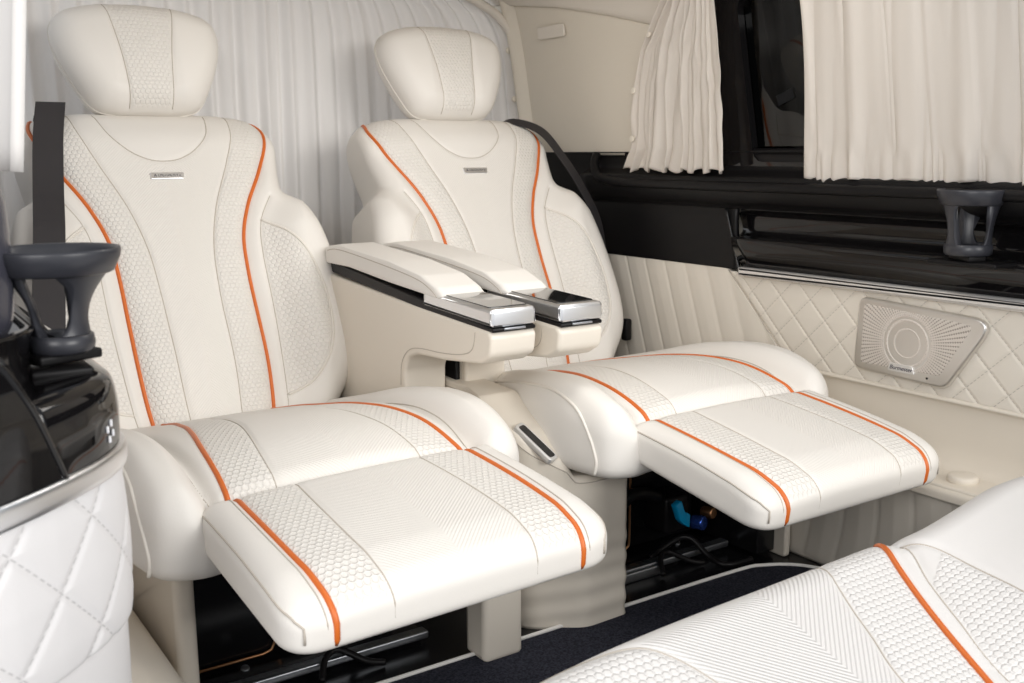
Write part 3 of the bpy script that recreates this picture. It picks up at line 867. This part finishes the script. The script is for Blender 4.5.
# window: black frame and tinted glass
win = struct(slab('window_1', rounded([(-1.5, .845), (.12, .845), (.10, 1.24), (-1.5, 1.24)], .05), .0, .004, .001, (np.array([lean(.85) + .150 * .85 + .03, 0, 0]), np.array([0, 1., 0]), np.array([-.155, 0, 1.]), np.array([1., 0, 0])), M['glass'], None))
def frame_ring(o_out, o_in, x0, x1, Fm):
    n = len(o_out); V = np.vstack([to3(Fm, o_out, x0), to3(Fm, o_out, x1), to3(Fm, o_in, x1), to3(Fm, o_in, x0)])
    F = []
    for k in range(4):
        for j in range(n): F.append([k * n + j, k * n + (j + 1) % n, ((k + 1) % 4) * n + (j + 1) % n, ((k + 1) % 4) * n + j])
    return V, F
WFm = (np.array([lean(.85) + .155 * .85 + .012, 0, 0]), np.array([0, 1., 0]), np.array([-.155, 0, 1.]), np.array([-1., 0, 0]))
o_out = resample(np.vstack([q := rounded([(-1.55, .835), (.15, .835), (.10, 1.36), (-1.55, 1.36)], .05), q[:1]]), 200, True)
o_in = resample(np.vstack([q := rounded([(-1.48, .868), (-.318, .868), (-.300, 1.235), (-1.48, 1.235)], .03), q[:1]]), 200, True)
V, F = frame_ring(o_out, o_in, -.012, .008, WFm); mk('window_frame', V, F, M['gloss'], win, smooth=False)
# small printed sticker on the glass
LF = (np.array([lean(1.0) + .0215, -.408, 1.012]), np.array([0, .94, -.34]), np.array([0, .34, .94]), np.array([-1., 0, 0]))
slab('glass_label', rect(-.024, .024, -.012, .012, .003), -.001, .001, .0004, LF, M['label'], win, 2)

# curtains
def curtain(name, edgeL, edgeR, ztop, zbot, xf, folds, amp, mat, label, hem=True, seed=0, axis='y', scallop=.006, nu=260, nv=70, parent=None, rough=0.0):
    rg = np.random.default_rng(seed)
    K = [(f, rg.uniform(0, 6.28), a) for f, a in folds]
    def f(u, v):                       # v: 0 bottom .. 1 top
        zb = zbot(u) if callable(zbot) else zbot; zt = ztop(u) if callable(ztop) else ztop
        z = zb + v * (zt - zb)
        a0 = edgeL(z, v); a1 = edgeR(z, v)
        s = u + .012 * np.sin(u * 37 + 3 * v) 
        y = a0 + s * (a1 - a0)
        w = np.zeros_like(u)
        for fr, ph, am in K: w = w + am * np.sin(2 * math.pi * fr * (u + .006 * np.sin(5 * v + fr)) + ph + .8 * np.sin(v * 2.2 + ph))
        env = (.55 + .45 * np.cos(v * math.pi * 1.0) ** 2) 
        w = w * amp * env
        if hem: w = w + .0045 * np.sin(2 * math.pi * 13 * u + 2 * np.sin(9 * u)) * (1 - sstep(v, .06, .17))
        z = z + scallop * (1 - v) ** 6 * np.sin(2 * math.pi * K[0][0] * u + K[0][1])
        if hem: w = w + .0022 * np.exp(-((v - hem_v) / .006) ** 2) * 0
        x = xf(z) - np.abs(w + amp * .4) - rough * (np.sin(u * 41 + 9 * np.sin(v * 3.1 + 2 * u)) * np.sin(v * 7 + 5 * u) * .5 + .5)
        return np.c_[x, y, z] if axis == 'y' else np.c_[y, x, z]
    hem_v = .13
    o = grid_obj(name, f, np.linspace(0, 1, nu), np.linspace(0, 1, nv), mat, parent, thick=.0018, off=0)
    if label: tag(o, label, 'curtain', None)
    return o
wxf = lambda z: lean(z) - .026
cA = thing('window_curtain', (1.16, -.1, .84), 'narrow gathered ivory curtain at the rear end of the side window, beside the beige pillar', 'curtain')
oA = curtain('curtain_cloth', lambda z, v: np.interp(z, lz, ly), lambda z, v: -.272 - .005 * v, 1.275, .846, wxf, [(7, 1), (3, .9), (11, .5), (2, .6)], .010, M['cloth'], None, False, 3, parent=cA, rough=.006)
for z in (.925, 1.045, 1.175):
    V, F = cyl_geo((lean(z) - .042, float(np.interp(z, lz, ly)) - .006, z), (-1, 0, .15), .0085, .006, 20, .002); mk('snap_button', V, F, M['pillar'], cA)
cB = thing('window_curtain', (1.16, -.9, .84), 'wide ivory curtain drawn across the side window above the small cup holder', 'curtain')
oB = curtain('curtain_cloth', lambda z, v: -.497 - .024 * v, lambda z, v: -1.04 + .0 * v, 1.30, .831, wxf, [(4, 1), (9, .4), (3, .6), (17, .15)], .007, M['cloth'], None, True, 8, parent=cB, scallop=.004)

# rear wall and its curtains
YR = .60
struct(box('wall_rear', -.55, 1.29, .70, .73, 0, .72, M['pillar'], None, .004))
wr = [o for o in COL.objects if o.name == 'wall_rear'][0]
topx = np.array([-.4, .4, .80, .90, 1.0, 1.06, 1.11, 1.14, 1.165]); topz = np.array([1.40, 1.385, 1.355, 1.328, 1.296, 1.262, 1.215, 1.15, .90])
def rear_top(x): return np.interp(x, topx, topz)
def rear_curtain(x0, x1, seed, label, nu, fold, right=False):
    t = thing('rear_curtain', ((x0 + x1) / 2, YR, .35), label, 'curtain')
    rg = np.random.default_rng(seed); K = [(f, rg.uniform(0, 6.28), a) for f, a in fold]
    def xr(z):
        if not right: return np.full_like(z, x1)
        return np.interp(z, [.3, .88, 1.0, 1.15, 1.215, 1.262, 1.296, 1.33, 1.4], [1.215, 1.212, 1.20, 1.18, 1.165, 1.14, 1.11, 1.06, .98])
    def f(u, v):
        z = .35 + v * (1.40 - .35) if right else .35 + v * (1.42 - .35)
        b = xr(z); x = x0 + u * (b - x0)
        w = 0
        for fr, ph, am in K: w = w + am * np.sin(2 * math.pi * fr * (u + .004 * np.sin(4 * v + fr)) + ph + .5 * np.sin(2 * v + ph))
        y = YR + .026 + w * .0135 * (.75 + .25 * np.cos(3 * v))
        y = y - .004 * np.exp(-((v - .93) / .008) ** 2)
        return np.c_[x, y, z]
    grid_obj('curtain_cloth', f, np.linspace(0, 1, nu), np.linspace(0, 1, 60), M['rearcloth'], t)
    return t
rear_curtain(-.46, .418, 1, 'white pleated curtain behind the left seat, left of the seam', 420, [(17, 1), (6, .5), (31, .22)])
rc = rear_curtain(.4182, 1.15, 2, 'white pleated curtain behind the right seat, ending at the beige pillar', 360, [(14, 1), (5, .5), (25, .22)], True)
for x, z in ((1.118, 1.19), (1.138, 1.05)):
    V, F = cyl_geo((x, YR - .004, z), (0, -1, 0), .009, .006, 20, .002); mk('snap_button', V, F, M['pillar'], rc)
# headliner lip that follows the rounded top corner of the rear opening
lip = np.array([(1.192, YR - .005, .86), (1.184, YR - .008, .95), (1.168, YR - .012, 1.08), (1.150, YR - .014, 1.17), (1.122, YR - .015, 1.235), (1.075, YR - .015, 1.285), (1.01, YR - .015, 1.318), (.92, YR - .015, 1.348), (.80, YR - .015, 1.372), (.4, YR - .015, 1.40), (-.4, YR - .015, 1.41)])
V, F = tube(smooth_curve(lip, 120, False), .013, 14)
mk('opening_roll', V, F, M['head'], wr)
# corner post between rear opening and the side pillar panel
def corner_pt(u, v):
    z = .60 + v * .75
    x = lean(z) - .030 * np.cos(u * math.pi / 2) ** 1.0 * 1.0 + .004; y = YR - .035 + .0 * z - .03 * (u) + .02
    return np.c_[x + .0, y, z]
grid_obj('corner_post', corner_pt, np.linspace(0, 1, 16), np.linspace(0, 1, 20), M['pillar'], wr, thick=.01, off=1, flip=True)

# ------------------------------------------------------------------ speaker on the door panel
spk = thing('door_speaker', (XW - .005, -.74, .50), 'silver speaker grille let into the beige diamond-quilted door panel', 'speaker')
SF = (np.array([XW - .006, -.752, .502]), np.array([0, -1., 0]), np.array([0, 0, 1.]), np.array([-1., 0, 0]))
def sw(l): return [(-(y + .742), z - .5) for y, z in l]
quad = sw([(-.618, .585), (-.930, .571), (-.835, .420), (-.612, .428)])
inq = sw([(-.632, .573), (-.890, .558), (-.822, .444), (-.630, .441)])
fr_ = slab('speaker_frame', rounded(quad, [.022, .03, .03, .022], 8), -.004, .012, .006, SF, M['satinmetal'], spk, 5)
O_ = rounded(inq, [.010, .012, .016, .010], 6)
gp = Pad(O_, SF, lambda a, b: .0125 + .0025 * np.exp(-((np.hypot(a, b) - .048) / .004) ** 2) + .002 * np.exp(-((np.hypot(a, b) - .030) / .004) ** 2) - .002 * (np.hypot(a, b) < .055), .004, .004, .002, .001, N=200, M=70, center=(0, 0), raw=True)
gp.build('speaker_grille', M['grille'], spk)
slab('name_plate', rounded([(-.052 + .012, -.062), (.024, -.062), (.018, -.045), (-.036, -.045)], .003), .012, .0155, .0008, SF, M['silver'], spk, 2)
def text_mesh(body, size, F, a, b, z, mat, parent, name, shear=.25, ext=.0006):
    cu = bpy.data.curves.new(name, 'FONT'); cu.body = body; cu.size = size; cu.shear = shear; cu.extrude = ext; cu.align_x = 'CENTER'; cu.align_y = 'CENTER'
    o = bpy.data.objects.new(name, cu); COL.objects.link(o)
    bpy.context.view_layer.update()
    me = bpy.data.meshes.new_from_object(o)
    V = np.array([v.co[:] for v in me.vertices]); Fc = [list(p.vertices) for p in me.polygons]
    COL.objects.unlink(o); bpy.data.objects.remove(o)
    W = to3(F, V[:, :2] + np.array([a, b]), V[:, 2] + z)
    return mk(name, W, Fc, mat, parent, smooth=False)
text_mesh('Burmester', .0125, SF, -.008, -.0535, .0157, M['darkprint'], spk, 'lettering')
V, F = cyl_geo(to3(SF, [(.052, -.064)], .011)[0], (-1, 0, 0), .0022, .003, 12, .0005); mk('grille_pin', V, F, M['pan'], spk)

# ------------------------------------------------------------------ cup holders
def cup_holder(loc, rot, label, wide=1.0, scale=1.0, br=.0355, waist=.004, zs=1.0, arms=(.5, 2.6, 4.7)):
    t = thing('cup_holder', loc, label, 'cup holder', 'clip-in cup holders')
    def place(VF):
        V, F = VF; c, s = math.cos(rot), math.sin(rot); V = np.asarray(V) * scale * np.array([1, 1, zs])
        return np.c_[V[:, 0] * c - V[:, 1] * s, V[:, 0] * s + V[:, 1] * c, V[:, 2]] + np.asarray(loc), F
    ringp = [(.0490, .086), (.0545, .100), (.0560, .108), (.0550, .111), (.0530, .1105), (.0505, .106), (.0455, .090), (.0440, .086), (.0455, .084)]
    V, F = place(lathe_geo(ringp, 64)); mk('ring', V, F, M['holder'], t)
    basep = [(.001, .004), (.001, .0), (br - .0025, .0), (br, .003), (br + .001, .010), (br, .018), (br - .0025, .020), (br - .0045, .016), (br - .0055, .006)]
    V, F = place(lathe_geo(basep, 56)); mk('holder_base', V, F, M['holder'], t)
    for a in arms:
        zz = np.linspace(.012, .092, 16); tt = (zz - .012) / .08
        outr = br - .001 - waist * np.sin(tt * math.pi) + (.0495 - br) * tt ** 1.8
        inr = outr - .0055
        prof = [(r, z) for r, z in zip(outr, zz)] + [(r, z) for r, z in zip(inr[::-1], zz[::-1])]
        n = 16; hw = wide
        A = np.linspace(-1, 1, n)
        Vv = []
        for q in A:
            for r, z in prof:
                tz = (z - .012) / .08
                half = hw * (.24 + .42 * (2 * tz - 1) ** 4)
                an = a + q * half; Vv.append((r * math.cos(an), r * math.sin(an), z))
        kk = len(prof); Fc = []
        for i in range(n - 1):
            for j in range(kk): Fc.append([i * kk + j, (i + 1) * kk + j, (i + 1) * kk + (j + 1) % kk, i * kk + (j + 1) % kk])
        Fc.append(list(range(kk))); Fc.append([(n - 1) * kk + j for j in range(kk)][::-1])
        V, F = place((np.array(Vv), Fc)); mk('holder_arm', V, F, M['holder'], t)
    V, F = place(box_geo(-.030, .030, -.016, .016, -.010, .001, .003)); mk('mounting_clip', V, F, M['satin'], t)
    return t
cup_holder((1.150, -.905, .700), R(65), 'open dark cup holder clipped to the black inlay under the side window', 1.0, 1.10, .038, .002, 1.0, (R(215), R(330), R(95)))
V, F = box_geo(1.12, 1.235, -.98, -.84, .681, .6895, .003); mk('holder_rail', V, F, M['satin'], wall)

# ------------------------------------------------------------------ left side wall (its front end nearest the camera)
PLAN = [(-.66, -1.235), (-.60, -1.205), (-.534, -1.165), (-.478, -1.118), (-.430, -1.065), (-.404, -1.01), (-.400, -.94), (-.400, -.7), (-.400, -.3), (-.400, .2), (-.400, .66)]
PLAN = [(x - .0, y) for x, y in PLAN]
PC = smooth_curve(PLAN, 400, False)
PT = np.gradient(PC, axis=0); PT /= np.linalg.norm(PT, axis=1)[:, None]
PN = np.c_[PT[:, 1], -PT[:, 0]]            # towards the cabin
PS = np.r_[0, np.cumsum(np.linalg.norm(np.diff(PC, axis=0), axis=1))]
wl = struct(box('wall_left', -.70, -.50, -1.10, .72, 0, .70, M['whitepanel'], None, .01))
def left_band(name, prof, mat, parent=None, m=50, thick=.008, quilt=False, s1=1.0, s0=0.0, nu=300, cut=None):
    C_ = smooth_curve(prof, m, False)
    def f(u, v):
        s = (s0 + u * (s1 - s0)) * PS[-1]
        if cut: s = u * np.interp(v, [0, .3, .6, 1], cut)
        x = np.interp(s, PS, PC[:, 0]); y = np.interp(s, PS, PC[:, 1])
        nx = np.interp(s, PS, PN[:, 0]); ny = np.interp(s, PS, PN[:, 1])
        i = v * (m - 1); d = np.interp(i, np.arange(m), C_[:, 0]); z = np.interp(i, np.arange(m), C_[:, 1])
        if quilt:
            P = .105
            a = (s - .10 + z * 1.0) / P; b = (s - .10 - z * 1.0) / P
            da = np.abs(a - np.round(a)); db = np.abs(b - np.round(b)); q = np.minimum(da, db)
            d = d + .0025 * np.minimum(1, q / .08) ** .7 + .0012 * np.minimum(1, q / .5)
        return np.c_[x + nx * d, y + ny * d, z]
    ats = (lambda u, v: {'pat': np.c_[(s0 + u * (s1 - s0)) * PS[-1], np.interp(v * (m - 1), np.arange(m), C_[:, 1]), 0 * u]}) if quilt else None
    return grid_obj(name, f, np.linspace(0, 1, nu), np.linspace(0, 1, m), mat, parent, ats, thick=thick, off=1, flip=True)
left_band('plain_lower_panel', [(-.012, .452), (-.009, .446), (-.009, .40), (-.010, .30), (-.004, .12), (-.01, .0)], M['whitepanel'], wl)
left_band('quilted_panel', [(-.010, .601), (-.006, .596), (-.004, .56), (-.003, .50), (-.005, .455), (-.009, .450)], M['whitequilt'], wl, 110, quilt=True, nu=520)
left_band('silver_strip', [(-.006, .624), (.001, .622), (.003, .612), (.002, .603), (-.006, .600)], M['chrome'], wl)
left_band('gloss_inlay', [(-.075, .690), (-.03, .692), (-.014, .690), (-.006, .682), (-.002, .660), (-.002, .640), (-.003, .622)], M['gloss'], wl, s0=.10)
# taller end block of the inlay, towards the door opening
left_band('gloss_end_block', [(-.06, .742), (-.022, .742), (-.010, .736), (-.004, .715), (-.001, .67), (-.001, .622)], M['gloss'], wl, thick=.03, cut=[.150, .170, .192, .222])
left_band('gloss_recess', [(-.07, .735), (-.075, .72), (-.076, .70), (-.074, .688)], M['gloss'], wl, s0=.09)
left_band('satin_sill', [(-.125, .885), (-.104, .880), (-.089, .865), (-.084, .84), (-.084, .78), (-.087, .745), (-.093, .730)], M['post'], wl)
cv = np.linspace(0, 1, 24)
blk = smooth_curve([(-.022, .742), (-.010, .736), (-.004, .715), (-.001, .67), (-.001, .622)], 24, False)
V, F = tube(np.array([[np.interp(s_, PS, PC[:, 0]) + (d_ - .002) * np.interp(s_, PS, PN[:, 0]), np.interp(s_, PS, PC[:, 1]) + (d_ - .002) * np.interp(s_, PS, PN[:, 1]), z_] for s_, (d_, z_) in zip(np.interp(cv, [0, .2, .5, 1], [.150, .170, .192, .222]), blk)]), .0042, 10)
mk('gloss_edge', V, F, M['gloss'], wl)
# four white pictograms on the gloss front
def on_plan(s, d, z):
    x = np.interp(s, PS, PC[:, 0]) + d * np.interp(s, PS, PN[:, 0]); y = np.interp(s, PS, PC[:, 1]) + d * np.interp(s, PS, PN[:, 1])
    return np.array([x, y, z])
s_c = .300
for i, (ds, dz) in enumerate(((-.006, .0), (.003, .004), (-.0025, -.010), (.0065, -.006))):
    c0 = on_plan(s_c + ds, -.0004, .646 + dz); tdir = on_plan(s_c + ds + .002, -.0015, .652 + dz) - on_plan(s_c + ds - .002, -.0015, .652 + dz); tdir /= np.linalg.norm(tdir)
    slab('pictogram', rect(-.0018, .0018, -.0032, .0032, .001), -.001, .0004, .0002, frame(c0, tdir, (0, 0, 1)), M['icon'], wl, 2)
# holder standing on the ledge
cup_holder((-.446, -.976, .708), R(20), 'dark cup holder on the glossy black ledge at the left edge of the photo', 2.0, 1.07, .0275, .006, .84, (R(-70), R(150)))
V, F = box_geo(-.480, -.425, -1.01, -.945, .688, .6965, .003); mk('holder_rail', V, F, M['satin'], wl)
# curtain of the left window, its front edge in view
cL = thing('window_curtain', (-.47, -.6, .86), 'white curtain hanging at the upper left corner above the dark post', 'curtain')
def cl_pt(u, v):
    z = .878 + v * .5; y = -.905 + u * 1.2
    x = -.468 + .01 * np.sin(u * 60) * np.clip(u * 12, 0, 1) + .05 * v + .008 * np.sin(u * 23 + 1)
    return np.c_[x, y, z]
grid_obj('curtain_cloth', cl_pt, np.linspace(0, 1, 260), np.linspace(0, 1, 20), M['rearcloth'], cL, thick=.012, off=0)
# entry sill beside the seat
sl = rounded([(-.42, .0), (-.268, .0), (-.268, .15), (-.285, .195), (-.33, .212), (-.42, .215)], [.004, .004, .06, .04, .04, .01], 6)
slab('wheel_box', sl, -.62, .80, .04, XZ(0), M['base'], wl)

# ------------------------------------------------------------------ floor
pan = struct(box('floor_pan', -.66, 1.29, -1.9, .72, -.03, .0, M['pan'], None, .004))
ca = struct(slab('floor', rounded([(-.60, -1.9), (1.25, -1.9), (1.25, -.70), (1.12, -.685), (1.05, -.60), (.97, -.562), (-.60, -.555)], [.01, .01, .01, .05, .08, .08, .01], 6), -.03, .004, .003, XY, M['carpet'], None))
edge = smooth_curve([(-.35, -.557, .006), (.2, -.559, .006), (.6, -.56, .006), (.93, -.562, .006), (1.0, -.575, .006), (1.06, -.615, .006), (1.095, -.675, .006), (1.10, -.70, .006)], 140, False)
V, F = tube(edge, .0040, 8); struct(mk('trim_1', V, F, M['white']))

# mechanism showing under the right seat
har = thing('wiring_connector', (.86, -.42, .12), 'bright blue plug on a black motor housing under the right leg rest', 'connector')
V, F = box_geo(.835, .905, -.44, -.36, .065, .15, .01); hs = mk('motor_housing', V, F, M['satin'], har)
Fb = frame((.858, -.462, .118), (1, 0, .3), (-.25, .1, 1))
V, F = slab_geo(rounded([(-.016, .03), (.002, .034), (.004, .006), (.016, -.006), (.006, -.034), (-.006, -.02), (-.014, -.006)], .003, 3), -.006, .012, .002, Fb, 2); mk('blue_plug', V, F, M['blue'], har)
V, F = cyl_geo((.905, -.45, .088), (.3, -1, .1), .016, .03, 20, .004); mk('motor_cap', V, F, M['bluemetal'], har)
V, F = cyl_geo((.945, -.44, .10), (.2, -1, .1), .013, .03, 20, .003); mk('motor_cap', V, F, M['copper'], har)
V, F = tube(smooth_curve([(.83, -.42, .15), (.76, -.42, .17), (.70, -.40, .13), (.68, -.39, .20)], 40, False), .014, 10); mk('wire_sleeve', V, F, M['satin'], har)
rl = thing('seat_rail', (.74, -.45, 0), 'silver seat rail lying on the black floor under the right seat', 'rail')
V, F = box_geo(.55, .80, -.475, -.44, .0, .022, .004); rb_ = mk('rail_body', V, F, M['steel'], rl)
V, F = box_geo(.56, .88, -.435, -.42, .0, .012, .003); mk('rail_lip', V, F, M['silver'], rl)
wb = thing('wire_bracket', (.78, -.38, 0), 'thin copper wire loop standing under the right seat', 'bracket')
V, F = tube(smooth_curve([(.70, -.385, .03), (.75, -.385, .03), (.772, -.385, .036), (.778, -.385, .06), (.778, -.385, .20)], 50, False), .0028, 8); mk('wire_loop', V, F, M['copper'], wb)
cb = thing('black_cable', (.92, -.47, 0), 'black cable arching over the floor below the right leg rest', 'cable')
V, F = tube(smooth_curve([(.80, -.43, .02), (.87, -.43, .045), (.90, -.45, .05), (.915, -.49, .02), (.93, -.53, .008), (1.0, -.54, .008)], 60, False), .007, 8); mk('cable_sleeve', V, F, M['satin'], cb)

# ------------------------------------------------------------------ front seat, foreground right
ft = R(18)
fs = thing('front_seat', (.3, -1.35, 0), 'reclined front seat in the lower right foreground with ribbed panel and one orange piping', 'seat')
FF = (np.array([0, -1.21, .390]), np.array([1., 0, 0]), np.array([0, -math.cos(ft), -math.sin(ft)]), np.array([0, -math.sin(ft), math.cos(ft)]))
FF = (FF[0], -FF[1], FF[2], np.cross(-FF[1], FF[2]))     # a runs to the left here
def fl(l): return [(-a, b) for a, b in l]
FO = fl([(-.22, .10), (-.14, .045), (-.067, .022), (.09, .008), (.30, .0), (.42, -.004), (.51, -.006), (.68, .0), (.86, .0), (1.0, .06), (1.04, .3), (1.0, .62), (.3, .66), (-.2, .62), (-.26, .3)])
FP = fl([(.510, .004), (.485, .038), (.457, .090), (.429, .154), (.400, .235), (.36, .36), (.34, .5)])
FSm = fl([(.390, .0), (.366, .045), (.342, .096), (.325, .140), (.300, .20), (.275, .32), (.265, .5)])
FA = fl([(-.14, .06), (-.07, .032), (-.025, .028), (.035, .036), (.066, .058), (.090, .10), (.11, .18), (.13, .34)])
FC = fl([(.540, .02), (.528, .05), (.500, .096), (.472, .160), (.440, .235), (.42, .36), (.42, .5)])
FD = fl([(.540, .02), (.562, .06), (.565, .12), (.560, .19), (.545, .30)])
def front_h(a, b):
    x = -a
    cx = np.interp(b, [.0, .1, .16, .235, .5], [.54, .50, .472, .44, .42])
    z = .075 * sstep(x - cx, .02, .22) * (.6 + .4 * sstep(b, 0, .2))
    z = z - .01 * np.exp(-((x - cx) / .02) ** 2)
    return z
fpad = Pad(FO, FF, front_h, -.13, .05, .05, .04, [smooth_curve(q, 90, False) for q in (FP, FSm, FA, FC, FD)],
           [np.vstack([smooth_curve(FP, 50, False), smooth_curve(FSm, 50, False)[::-1]]),
            np.vstack([smooth_curve(FA, 50, False), fl([(-.2, .4)])]),
            np.vstack([smooth_curve(FC[2:], 40, False), smooth_curve(FD[1:], 40, False)[::-1]])],
           [np.vstack([smooth_curve(FA, 50, False), smooth_curve(FSm, 50, False)[::-1]])],
           N=520, M=110, center=(-.35, .2), gd=.003, gw=.006)
M['frontleather'] = leather('front_seat_leather', (.76, .74, .72), .5, .0105, .0011, .0075, .0006)
fb = fpad.build('front_backrest', M['frontleather'], fs)
fp_at = fb.data.attributes['pat']; fv = np.zeros(len(fb.data.vertices) * 3); fp_at.data.foreach_get('vector', fv); fv[0::3] += .25; fp_at.data.foreach_set('vector', fv)
o = seam_tube('piping', fpad, FP, M['orange'], fb, .0042, .0014, 110); o['label'] = 'orange piping'
for q in (FSm, FA, FC, FD): seam_tube('seam', fpad, q, M['thread'], fb, .0011, .0002, 90)
V, F = box_geo(.05, .75, -1.72, -1.38, .004, .16, .02); mk('front_seat_base', V, F, M['satin'], fs)

# ------------------------------------------------------------------ camera
Cpos = Vector((-.62530461, -2.02306756, .8944356))
fwd = Vector((.54669711, .81734041, -.18187062)); rgt = Vector((.83061266, -.55682238, -.00560777)); upv = Vector((.10585308, .14799829, .98330648))
cd = bpy.data.cameras.new('camera'); cam = bpy.data.objects.new('camera', cd); COL.objects.link(cam)
m3 = Matrix((rgt, upv, -fwd)).transposed()
cam.matrix_world = Matrix.Translation(Cpos) @ m3.to_4x4()
cd.sensor_width = 36; cd.sensor_fit = 'HORIZONTAL'; cd.lens = 36 * 1024.953 / 1024
cd.clip_start = .02
cd.dof.use_dof = True; cd.dof.focus_distance = 1.85; cd.dof.aperture_fstop = 9
SC.camera = cam

# ------------------------------------------------------------------ light
w = bpy.data.worlds.new('daylight'); SC.world = w; w.use_nodes = True
bg = w.node_tree.nodes['Background']; bg.inputs[0].default_value = (.93, .96, 1.0, 1); bg.inputs[1].default_value = .64
def area(name, loc, target, sx, sy, power, col=(1, 1, 1)):
    d = bpy.data.lights.new(name, 'AREA'); d.shape = 'RECTANGLE'; d.size = sx; d.size_y = sy; d.energy = power; d.color = col
    o = bpy.data.objects.new(name, d); COL.objects.link(o); o.location = loc
    o.rotation_euler = (Vector(target) - Vector(loc)).to_track_quat('-Z', 'Y').to_euler()
    return o
area('door_daylight', (-2.2, -3.2, 1.75), (1.2, -.1, .95), 1.6, 1.6, 60, (1.0, .98, .96))
area('windscreen_daylight', (1.5, -5.0, 2.05), (.4, .1, .8), 2.4, 1.5, 138, (1.0, .98, .95))
area('roof_lamp', (.45, -.80, 1.40), (.42, -.10, .5), .8, .30, 4.0, (1.0, .95, .88))  # added fill from above to brighten the leg rests, no lamp seen there

vs = SC.view_settings
vs.view_transform = 'Standard'; vs.look = 'None'; vs.gamma = 1; vs.use_curve_mapping = False; vs.exposure = -0.03
SC.cycles.use_denoising = True
SC.cycles.max_bounces = 10; SC.cycles.diffuse_bounces = 6; SC.cycles.transparent_max_bounces = 12
